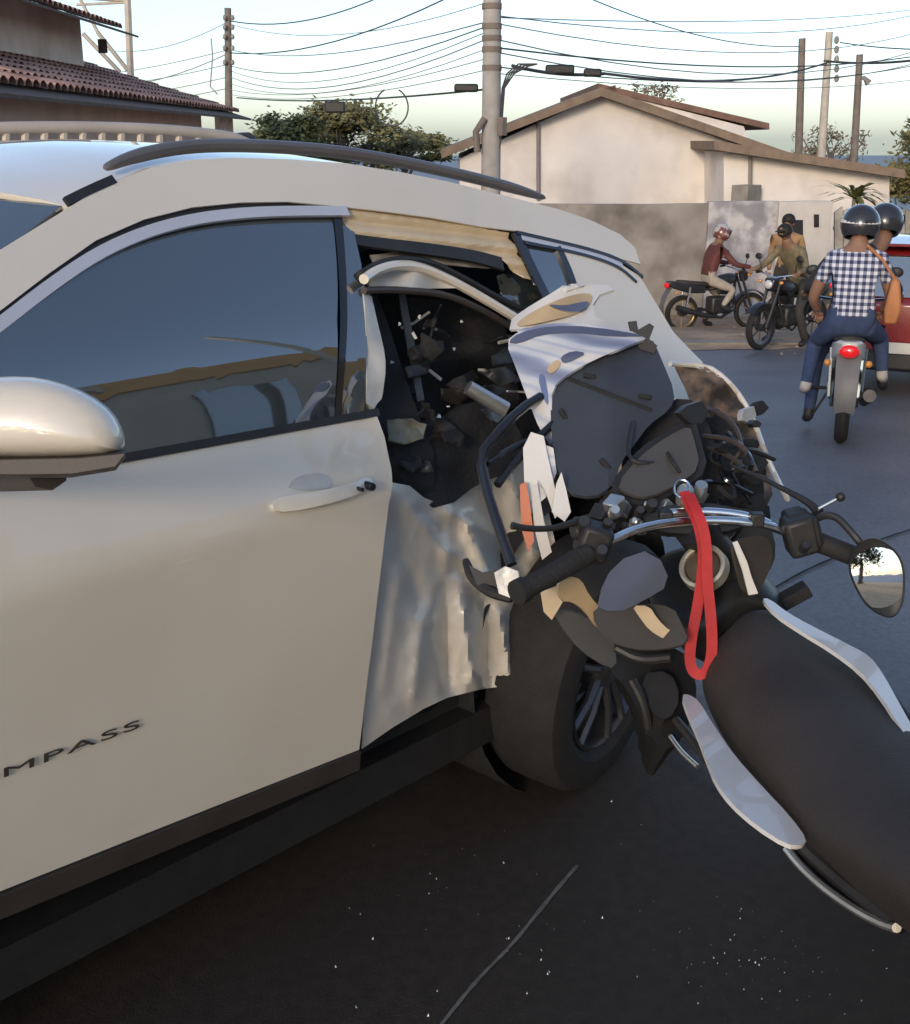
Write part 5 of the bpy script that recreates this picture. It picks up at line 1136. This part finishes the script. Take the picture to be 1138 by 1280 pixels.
def checkmat():
    m = bpy.data.materials.new('check_shirt'); m.use_nodes = True; n = m.node_tree; b = n.nodes['Principled BSDF']; b.inputs['Roughness'].default_value = .85
    tc = n.nodes.new('ShaderNodeTexCoord'); sp = n.nodes.new('ShaderNodeSeparateXYZ'); n.links.new(tc.outputs['Object'], sp.inputs[0])
    fs = []
    for ax in (1, 2):
        mu = n.nodes.new('ShaderNodeMath'); mu.operation = 'MULTIPLY'; mu.inputs[1].default_value = 1 / .052; n.links.new(sp.outputs[ax], mu.inputs[0])
        fr = n.nodes.new('ShaderNodeMath'); fr.operation = 'FRACT'; n.links.new(mu.outputs[0], fr.inputs[0])
        gt = n.nodes.new('ShaderNodeMath'); gt.operation = 'GREATER_THAN'; gt.inputs[1].default_value = .5; n.links.new(fr.outputs[0], gt.inputs[0]); fs.append(gt)
    ad = n.nodes.new('ShaderNodeMath'); ad.operation = 'ADD'; n.links.new(fs[0].outputs[0], ad.inputs[0]); n.links.new(fs[1].outputs[0], ad.inputs[1])
    mr = n.nodes.new('ShaderNodeMath'); mr.operation = 'MULTIPLY'; mr.inputs[1].default_value = .5; n.links.new(ad.outputs[0], mr.inputs[0])
    cr = n.nodes.new('ShaderNodeValToRGB'); cr.color_ramp.interpolation = 'CONSTANT'; e = cr.color_ramp.elements
    e[0].position = 0; e[0].color = (.62, .62, .66, 1); e[1].position = .4; e[1].color = (.20, .22, .32, 1); k = e.new(.9); k.color = (.025, .03, .07, 1)
    n.links.new(mr.outputs[0], cr.inputs[0]); n.links.new(cr.outputs[0], b.inputs['Base Color']); MATS['check_shirt'] = m
checkmat()
def skinmesh(name, joints, edges, m, parent, root=0, sub=2):
    me = bpy.data.meshes.new(name); me.from_pydata([j[0] for j in joints], edges, []); o = bpy.data.objects.new(name, me); COL.objects.link(o)
    md = o.modifiers.new('skin', 'SKIN'); md.use_smooth_shade = True
    for i, sv in enumerate(me.skin_vertices[0].data):
        r = joints[i][1]; sv.radius = r if isinstance(r, tuple) else (r, r); sv.use_root = (i == root)
    s = o.modifiers.new('sub', 'SUBSURF'); s.levels = sub; s.render_levels = sub
    bpy.context.view_layer.update(); dg = bpy.context.evaluated_depsgraph_get(); nm = bpy.data.meshes.new_from_object(o.evaluated_get(dg)); bpy.data.objects.remove(o)
    return nm
def person(name, label, loc, rotz, J, mats, group=None, helmet=None, cap=False, scale=.88):
    """J: joint name -> local position (x forward, y left, z up). One continuous body; materials by height and limb"""
    o = thing(name, label, 'person', loc, group, rotz); o.scale = (scale,) * 3
    order = ['pelvis', 'waist', 'chest', 'neck', 'head', 'shL', 'elL', 'haL', 'shR', 'elR', 'haR', 'hipL', 'knL', 'anL', 'toL', 'hipR', 'knR', 'anR', 'toR']
    R_ = dict(pelvis=(.155, .12), waist=(.145, .105), chest=(.175, .12), neck=(.06, .06), head=(.085, .10), sh=.068, el=.047, ha=.034, hip=.098, kn=.068, an=.046, to=.042)
    js = []; 
    for k in order: js.append((J[k], R_.get(k) or R_[k[:-1]]))
    ix = {k: i for i, k in enumerate(order)}
    E_ = [('pelvis', 'waist'), ('waist', 'chest'), ('chest', 'neck'), ('neck', 'head')]
    for s in 'LR': E_ += [('chest', 'sh' + s), ('sh' + s, 'el' + s), ('el' + s, 'ha' + s), ('pelvis', 'hip' + s), ('hip' + s, 'kn' + s), ('kn' + s, 'an' + s), ('an' + s, 'to' + s)]
    me = skinmesh('body', js, [(ix[a], ix[b]) for a, b in E_], None, o)
    b = bpy.data.objects.new('body', me); COL.objects.link(b); b.parent = o
    names = [mats['shirt'], mats['legs'], 'skin', mats['shoe']]; me.materials.clear()
    for k in names: me.materials.append(MATS[k])
    jp = {k: Vector(J[k]) for k in order}
    segs = [(a, b_) for a, b_ in E_]
    for p in me.polygons:
        p.use_smooth = True; c = p.center; best = None
        for a, b_ in segs:
            A, B = jp[a], jp[b_]; t = max(0, min(1, (c - A).dot(B - A) / max(1e-6, (B - A).length_squared))); d = (c - A.lerp(B, t)).length
            if best is None or d < best[0]: best = (d, a, b_, t)
        a, b_, t = best[1:]
        k = 0
        if b_ in ('head',) or (b_ == 'neck' and t > .7): k = 2
        elif b_[:2] == 'ha' and t > mats.get('sleeve', .75): k = 2
        elif b_[:2] == 'el' and mats.get('short') and t > .55: k = 2
        elif b_[:2] == 'ha' and mats.get('short'): k = 2
        elif b_[:2] in ('hi', 'kn', 'an') or (a == 'pelvis' and t < .3): k = 1
        elif b_[:2] == 'to': k = 3
        if b_[:2] == 'an' and t > .9: k = 3
        p.material_index = k
    H = jp['head']; up = (jp['head'] - jp['neck']).normalized(); fw = Vector(J.get('look', (1, 0, 0))).normalized(); lf = up.cross(fw).normalized(); M = Matrix((fw, lf, up)).transposed()
    def loc_(p): return H + M @ Vector(p)
    a = MB(); a.ball((0, 0, 0), (.098, .078, .122), 16, 12)
    for i, v in enumerate(a.v):                                     # a face: jaw, nose, brow
        x, y, z = v
        if z < 0: x *= 1 - .1 * abs(z) / .12; y *= 1 - .35 * abs(z) / .12
        if x > .07 and abs(y) < .03 and -.03 < z < .02: x += .018
        a.v[i] = tuple(loc_((x, y, z + .04)))
    a.build('head', 'skin', o)
    for sd in (-1, 1):
        a = MB(); a.ball(loc_((.088, sd * .032, .052)), .011, 8, 6); a.build('eye', 'hair', o)
        a = MB(); a.ball(loc_((0, sd * .082, .035)), (.018, .014, .03), 8, 6); a.build('ear', 'skin', o)
    a = MB(); a.tube([loc_((.092, -.022, -.012)), loc_((.100, 0, -.014)), loc_((.092, .022, -.012))], .006, 6); a.build('mouth', 'vest_maroon', o)
    if helmet:
        a = MB(); pr = []
        for i in range(11):
            th = math.pi * .72 * i / 10; pr.append((.148 * math.sin(th) + .0001, .148 * math.cos(th) * 1.05))
        a.lathe(pr, loc_((-.012, 0, .055)), up, 24); hm = a.build('helmet', helmet, o, True, 0, 60, .02)
        a = MB(); rows = [[loc_((-.012 + (.152 + e_) * math.cos(g) * k, (.152 + e_) * math.sin(g) * k, z)) for g in np.linspace(-1.1, 1.1, 12)] for z, k, e_ in ((.10, .985, .004), (.06, 1.0, .006), (.02, .99, .004))]
        a.loft(rows, False); a.build('helmet_visor', 'gloss_black', hm, True, 0, 60, .004)
        if mats.get('hstripe'):
            a = MB(); a.loft([[loc_((-.012 + .1535 * math.cos(g) * k, .1535 * math.sin(g) * k, z + .05)) for g in np.linspace(1.6, 4.7, 16)] for z, k in ((.075 , .88), (.035, .975), (.02, .99))], False); a.build('helmet_stripe', 'cloth_white', hm, True, 0, 60, .003)
    else:
        a = MB(); a.lathe([(.0001, .128), (.05, .122), (.085, .095), (.102, .05), (.104, .0)], loc_((-.012, 0, .055)), up, 18); a.build('cap' if cap else 'hair', 'hair', o, True, 0, 60, .01)
        if cap:
            a = MB(); a.slab([loc_((.07, -.06, .085)), loc_((.16, -.045, .075)), loc_((.16, .045, .075)), loc_((.07, .06, .085))], .01); a.build('cap_peak', 'hair', o)
    for s in 'LR':                                                   # hands with fingers and thumb, curled
        h = jp['ha' + s]; d = (h - jp['el' + s]).normalized(); sd = 1 if s == 'L' else -1; side = d.cross(Vector((0, 0, 1))).normalized() if abs(d.z) < .95 else Vector((0, 1, 0)); dn = d.cross(side).normalized()
        if dn.z > 0: dn = -dn
        for k in range(4):
            L_ = (.062, .072, .068, .054)[k]; st = h + d * .035 + side * (k - 1.5) * .018; a = MB(); a.tube([st, st + d * L_ * .5 + dn * .006, st + d * L_ * .72 + dn * .03, st + d * L_ * .55 + dn * .05], [.010, .0095, .009, .008], 6); a.build('finger', 'skin', o)
        st = h + d * .005 - side * sd * .028; a = MB(); a.tube([st, st + d * .025 - side * sd * .018 + dn * .012, st + d * .05 - side * sd * .016 + dn * .028], [.012, .011, .009], 6); a.build('thumb', 'skin', o)
    return o
def motorbike(label, loc, rotz, cols, name='motorcycle', front=True, wheelR=.30, steer=0, group='motorcycles waiting on the road'):
    """x forward, wheelbase 1.3, origin at ground below the seat"""
    o = thing(name, label, 'motorcycle', loc, group, rotz); o.scale = (.88,) * 3; main, body2, rimm = cols
    def wheel(cx, ax, nm):
        c = Vector((cx, 0, wheelR)); a = MB(); R_ = wheelR; w_ = .05
        a.lathe([(R_ - .07, -w_ * .7), (R_ - .03, -w_), (R_, -w_ * .3), (R_, w_ * .3), (R_ - .03, w_), (R_ - .07, w_ * .7)], c, ax, 32); t = a.build('tyre', 'rubber', o)
        a = MB(); a.lathe([(R_ - .068, -w_ * .6), (R_ - .085, -w_ * .4), (R_ - .085, w_ * .4), (R_ - .068, w_ * .6)], c, ax, 32); r = a.build('rim', rimm, o)
        ax = Vector(ax).normalized(); u = Vector((0, 0, 1)); v = ax.cross(u)
        for k in range(6):
            g = k * math.pi / 3; d = u * math.cos(g) + v * math.sin(g); a = MB(); a.tube([c + d * .03, c + d * (R_ - .08)], [.018, .013], 5, flat=.6); a.build('spoke', rimm, r)
        a = MB(); a.lathe([(.0001, -.06), (.05, -.06), (.05, .06), (.0001, .06)], c, ax, 14); a.build('hub', 'engine', r)
    wheel(-.62, (0, 1, 0), 'r'); wheel(.66, (math.sin(-steer), math.cos(steer), 0), 'f')
    for s in (-1, 1):
        a = MB(); a.tube([(.66 - .26, s * .09, .92), (.52, s * .09, .62), (.66, s * .085, wheelR)], [.022, .024, .028], 8); a.build('fork_leg', 'engine', o)
        a = MB(); a.tube([(-.2, s * .09, .36), (-.62, s * .09, wheelR)], .02, 6); a.build('swing_arm', 'engine', o)
        a = MB(); a.tube([(-.55, s * .12, .74), (-.60, s * .11, .36)], .024, 8); a.build('shock_absorber', 'chrome', o)
        a = MB(); a.tube([(-.05, s * .12, .32), (-.05, s * .26, .32)], .014, 6); a.build('footpeg', 'rubber', o)
        a = MB(); a.tube([(.30, s * .30, 1.03), (.28, s * .40, 1.01)], .019, 8); a.build('grip', 'rubber', o)
        a = MB(); a.tube([(.34, s * .27, 1.04), (.36, s * .29, 1.15), (.35, s * .32, 1.20)], .007, 6); st_ = a.build('mirror_stem', 'black_plastic', o)
        a = MB(); a.ball((.35, s * .33, 1.24), (.018, .06, .045), 12, 8); a.build('mirror', 'black_plastic', st_)
        a = MB(); a.ball((.50, s * .17, .92), (.035, .03, .025), 10, 6); a.build('indicator', 'amber', o)
        a = MB(); a.ball((-.80, s * .15, .66), (.03, .028, .028), 10, 6); a.build('indicator', 'amber', o)
    a = MB(); a.tube([(.30, -.32, 1.03), (.38, -.15, 1.0), (.40, 0, .97), (.38, .15, 1.0), (.30, .32, 1.03)], .012, 8); a.build('handlebar', 'chrome', o)
    a = MB(); a.loft([[Vector((x, -w_, z - h)), Vector((x, -w_ * .8, z)), Vector((x, 0, z + .03)), Vector((x, w_ * .8, z)), Vector((x, w_, z - h)), Vector((x, 0, z - h - .02))] for x, w_, z, h in ((.36, .08, .90, .10), (.22, .14, .93, .18), (.0, .13, .88, .14), (-.08, .10, .82, .08))]); a.build('fuel_tank', main, o, True, 0, 60, sub=1)
    a = MB(); a.loft([[Vector((x, -w_, z - .05)), Vector((x, -w_ * .9, z)), Vector((x, 0, z + .02)), Vector((x, w_ * .9, z)), Vector((x, w_, z - .05)), Vector((x, 0, z - .08))] for x, w_, z in ((-.05, .09, .80), (-.2, .14, .79), (-.5, .14, .82), (-.78, .09, .86))]); a.build('seat', 'seat_vinyl', o, True, 0, 60, sub=1)
    a = MB(); a.loft([[Vector((x, -w_, z - h)), Vector((x, -w_, z)), Vector((x, w_, z)), Vector((x, w_, z - h))] for x, w_, z, h in ((-.25, .12, .75, .12), (-.55, .13, .78, .14), (-.82, .09, .84, .12), (-.92, .05, .84, .06))]); a.build('tail_fairing', body2, o, True, .02)
    a = MB(); a.ball((-.92, 0, .77), (.035, .075, .05), 14, 8); a.build('tail_lamp', 'lamp_red', o)
    a = MB(); a.loft([[Vector((x, -w_, z)), Vector((x + .02, 0, z + .015)), Vector((x, w_, z))] for x, w_, z in ((-.86, .09, .74), (-.95, .085, .60), (-1.0, .08, .42), (-.98, .075, .30))], False); a.build('rear_mudguard', 'mudguard', o, True, 0, 60, .008)
    a = MB(); a.loft([[Vector((.66 + .36 * math.sin(g), y, wheelR + .36 * math.cos(g) - .3 * abs(y))) for y in (-.07, 0, .07)] for g in np.linspace(-1.2, .9, 12)], False); a.build('front_mudguard', main, o, True, 0, 60, .006)
    a = MB(); a.loft([[Vector((.46, -.07, .78)), Vector((.44, -.12, .98)), Vector((.44, .12, .98)), Vector((.46, .07, .78))], [Vector((.56, -.05, .82)), Vector((.54, -.08, .96)), Vector((.54, .08, .96)), Vector((.56, .05, .82))]]); a.build('headlamp_cowl', main, o, True, .02)
    a = MB(); a.ball((.555, 0, .89), (.03, .065, .06), 14, 8); a.build('headlamp', 'lamp_glass', o)
    a = MB(); a.box((.05, 0, .42), (.36, .26, .28)); e_ = a.build('engine_case', 'engine', o, True, .04)
    for i in range(5):
        a = MB(); a.box((.16, 0, .60 + i * .022), (.18, .18, .009)); a.build('cylinder_fin', 'engine', e_, False)
    a = MB(); a.tube([(.25, -.05, .55), (.30, -.10, .34), (.05, -.14, .22), (-.3, -.16, .28), (-.80, -.18, .42)], [.02, .02, .02, .045, .05], 10); a.build('exhaust', 'engine', o)
    for s in (-1, 1):
        a = MB(); a.tube([(.38, 0, .92), (.15, s * .10, .72), (-.2, s * .11, .68), (-.8, s * .07, .78)], .016, 6); a.build('frame_tube', 'black_plastic', o)
        a = MB(); a.tube([(.36, 0, .85), (.28, s * .09, .40), (.05, s * .10, .22), (-.2, s * .10, .36)], .016, 6); a.build('frame_tube', 'black_plastic', o)
    a = MB(); a.tube([(-.05, .12, .30), (-.02, .26, .02)], .010, 6); a.build('side_stand', 'black_plastic', o)
    return o
yaw = math.atan2(FH.y, FH.x)
def seated(lean=.12, legL=None, legR=None, hands=((.42, .36, 1.06), (.42, -.36, 1.06)), x=-.22, feet=None, hz=.86):
    J = dict(pelvis=(x, 0, hz), waist=(x + lean * .5, 0, hz + .20), chest=(x + lean * 1.4, 0, hz + .42), neck=(x + lean * 1.9, 0, hz + .57), head=(x + lean * 2.1 + .02, 0, hz + .68))
    cx = x + lean * 1.5
    for s, k in (('L', 1), ('R', -1)):
        h = Vector(hands[0] if k > 0 else hands[1]); sh = Vector((cx, k * .19, hz + .48)); J['sh' + s] = tuple(sh); J['el' + s] = tuple(sh.lerp(h, .5) + Vector((-.04, k * .08, -.10))); J['ha' + s] = tuple(h)
        f = Vector(feet[0] if k > 0 else feet[1]) if feet else Vector((-.05, k * .24, .40)); hp = Vector((x + .06, k * .12, hz - .03)); kn = hp.lerp(f, .5) + Vector((.26, k * .05, .10))
        J['hip' + s] = tuple(hp); J['kn' + s] = tuple(kn); J['an' + s] = tuple(f + Vector((-.02, 0, .07))); J['to' + s] = tuple(f + Vector((.15, k * .02, .02)))
    return J
# ---- scooter pair riding away
sc_p = pg(1050, 553); sS = (sc_p - CP).dot(FH)
hdg = yaw - .30
mb1_loc = sc_p + Vector((math.cos(hdg), math.sin(hdg), 0)) * .55
motorbike('light motorcycle with red tail lamp carrying two riders away along the road', tuple(mb1_loc), hdg, ('bike_dark', 'bike_white', 'alloy'))
def off(loc, h, f, l, z=0): return loc + Vector((math.cos(h), math.sin(h), 0)) * f + Vector((-math.sin(h), math.cos(h), 0)) * l + Vector((0, 0, z))
J = seated(.06, x=-.50, hz=.93, hands=((-.25, .26, .98), (-.25, -.22, 1.0)), feet=((-.42, .30, .32), (-.20, -.28, .40)))
J['look'] = (1, .1, 0)
pa = person('person', 'passenger in blue and white checked shirt, jeans and dark helmet on a motorcycle', tuple(mb1_loc), hdg, J, dict(shirt='check_shirt', legs='jeans', shoe='shoe_pale', short=True, hstripe=True), 'people on motorcycles', 'helmet_black')
J = seated(.14, x=-.10, hz=.88, feet=((-.02, .26, .0), (0, -.30, .30)))
J['look'] = (1, -.35, 0)
for k in ('head', 'neck'): J[k] = (J[k][0], J[k][1] - .20, J[k][2] + .04)
person('person', 'rider in dark clothes and helmet in front of the checked-shirt passenger', tuple(mb1_loc), hdg, J, dict(shirt='jacket_dark', legs='jeans', shoe='shoe_black'), 'people on motorcycles', 'helmet_black')
bagc = off(mb1_loc, hdg, -.44, -.26, 1.00)
bag = thing('shoulder_bag', 'orange-brown leather shoulder bag hanging at the passenger\'s side', 'bag', tuple(bagc - Vector((0, 0, .17))), None, hdg)
a = MB(); a.loft([[Vector((-.10, -.03, .0)), Vector((.10, -.03, .0)), Vector((.10, .05, .0)), Vector((-.10, .05, .0))], [Vector((-.12, -.05, .10)), Vector((.12, -.05, .10)), Vector((.12, .06, .10)), Vector((-.12, .06, .10))], [Vector((-.10, -.02, .30)), Vector((.10, -.02, .30)), Vector((.10, .03, .30)), Vector((-.10, .03, .30))]]); a.build('bag_body', 'bag_tan', bag, True, .015)
a = MB(); a.tube([(-.09, 0, .28), (-.05, .10, .42), (.02, .20, .50), (.08, .10, .42), (.09, 0, .28)], .010, 6); a.build('bag_strap', 'bag_tan', bag)
# ---- far rider in profile, facing right
p2 = pg(845, 416); h2 = yaw - math.pi / 2 + .30
l2 = off(p2, h2, .62, 0); l2.z = gz0((l2 - CP).dot(FH)) + .03
motorbike('black motorcycle with golden rear wheel standing side-on at the kerb', tuple(l2), h2, ('bike_dark', 'bike_dark', 'bike_gold'), wheelR=.30, group='motorcycles waiting at the kerb')
J = seated(.10, x=-.20, hz=.86, feet=((-.02, .28, .02), (0, -.26, .34)))
person('person', 'rider with maroon helmet, maroon vest and pale trousers sitting on the black motorcycle', tuple(l2), h2, J, dict(shirt='vest_maroon', legs='trousers_pale', shoe='shoe_black', sleeve=.9), 'people on motorcycles', 'helmet_maroon')
# ---- second motorcycle with front wheel turned to us and the two men in tan
p3 = pg(944, 441); h3 = yaw + math.pi - .85 + math.pi * 0
l3 = off(p3, h3, -.66, 0); l3.z = gz0((l3 - CP).dot(FH)) + .06
motorbike('dark motorcycle with spoked front wheel, its rider in an olive shirt', tuple(l3), h3, ('bike_dark', 'bike_dark', 'alloy'), wheelR=.31, group='motorcycles waiting at the kerb')
J = seated(.22, x=-.25, hz=.84, feet=((-.02, .28, .02), (0, -.28, .02)))
person('person', 'man in olive shirt and dark cap leaning over the motorcycle handlebar', tuple(l3), h3, J, dict(shirt='shirt_olive', legs='trousers_dark', shoe='shoe_black', sleeve=.8), 'people on motorcycles', None, True)
def standing(arm=0):
    J = dict(pelvis=(0, 0, .93), waist=(.0, 0, 1.12), chest=(.01, 0, 1.33), neck=(.0, 0, 1.48), head=(.03, 0, 1.59))
    for s, k in (('L', 1), ('R', -1)):
        J['sh' + s] = (0, k * .20, 1.40); J['el' + s] = (-.03, k * .26, 1.13); J['ha' + s] = (.08, k * .24, .90)
        J['hip' + s] = (0, k * .10, .90); J['kn' + s] = (.03, k * .12, .50); J['an' + s] = (-.01, k * .12, .08); J['to' + s] = (.14, k * .14, .03)
    return J
p4 = rs((ps(977, 400, 17.2) - CP).dot(RT), 17.2); p4.z += .10
person('person', 'man in tan shirt and dark cap standing behind the parked motorcycles', tuple(p4), yaw + math.pi - .5, standing(), dict(shirt='shirt_tan', legs='trousers_dark', shoe='shoe_black', sleeve=.8), 'people by the kerb', None, True, .90)
# ---- red car at the right edge
rcl = rs((ps(1168, 400, 10.4) - CP).dot(RT), 10.4); hr = yaw - .40
red = thing('red_car', 'dark red hatchback seen from behind beside the motorcycle riders', 'car', tuple(rcl), None, hr); red.scale = (.9, .9, .88)
def rsec(x, w_, z0, z1, ww, zt):
    return [Vector((x, -w_, z0)), Vector((x, -w_ * 1.02, (z0 + z1) / 2)), Vector((x, -w_, z1)), Vector((x, -ww, zt - .05)), Vector((x, -ww * .85, zt)), Vector((x, ww * .85, zt)), Vector((x, ww, zt - .05)), Vector((x, w_, z1)), Vector((x, w_ * 1.02, (z0 + z1) / 2)), Vector((x, w_, z0))]
a = MB(); a.loft([rsec(-.02, .70, .30, .86, .68, .92), rsec(.04, .78, .26, .90, .62, 1.0), rsec(.22, .80, .25, .92, .60, 1.40), rsec(.40, .81, .25, .92, .60, 1.49), rsec(1.4, .82, .25, .92, .60, 1.51), rsec(2.0, .82, .25, .92, .58, 1.42), rsec(2.7, .82, .25, .90, .70, .98), rsec(3.5, .78, .27, .78, .60, .84), rsec(3.75, .66, .32, .62, .5, .66)]); a.build('body', 'red_paint', red, True, .02, 45)
a = MB(); a.loft([[Vector((.005, -.60, .99)), Vector((.005, .60, .99))], [Vector((.175, -.53, 1.38)), Vector((.175, .53, 1.38))]], False); a.build('rear_window', 'car_glass', red, True, 0, 60, .01)
a = MB(); a.loft([[Vector((.05, -.58, 1.47)), Vector((.05, .58, 1.47)), Vector((.05, .58, 1.50)), Vector((.05, -.58, 1.50))], [Vector((.45, -.60, 1.51)), Vector((.45, .60, 1.51)), Vector((.45, .60, 1.53)), Vector((.45, -.60, 1.53))]]); a.build('roof_spoiler', 'red_paint', red, True, .01)
a = MB(); a.box((.02, 0, 1.44), (.06, .30, .03)); a.build('brake_lamp', 'lamp_red', red, True, .008)
mat('lamp_dim', (.30, .02, .02), .2, coat=.8)
for s in (-1, 1):
    a = MB(); a.loft([[Vector((-.035, s * .50, z)), Vector((-.03, s * .66, z)), Vector((.05, s * .79, z)), Vector((.06, s * .60, z))] for z in (.66, .90)]); a.build('tail_lamp', 'lamp_dim', red, True, .015)
    for x in (.62, 2.95):
        a = MB(); a.lathe([(.18, -.09), (.27, -.10), (.29, -.06), (.29, .06), (.27, .10), (.18, .09)], (x, s * .74, .29), (0, 1, 0), 28); w_ = a.build('tyre', 'rubber', red)
        a = MB(); a.lathe([(.0001, .085), (.12, .095), (.18, .085), (.18, -.085), (.12, -.095), (.0001, -.085)], (x, s * .74, .29), (0, 1, 0), 24); a.build('rim', 'alloy', w_)
a = MB(); a.box((-.03, .0, .36), (.10, 1.5, .20)); a.build('rear_bumper', 'black_plastic', red, True, .04)
a = MB(); a.box((-.09, .30, .50), (.02, .36, .11)); a.build('number_plate', 'bike_white', red, True, .004)
a = MB(); a.lathe([(.0001, .03), (.05, .025), (.06, .0)], (-.01, .42, .90), (-1, 0, 0), 18); a.build('white_disc', 'cloth_white', red)  # plain white disc left of the hatch centre
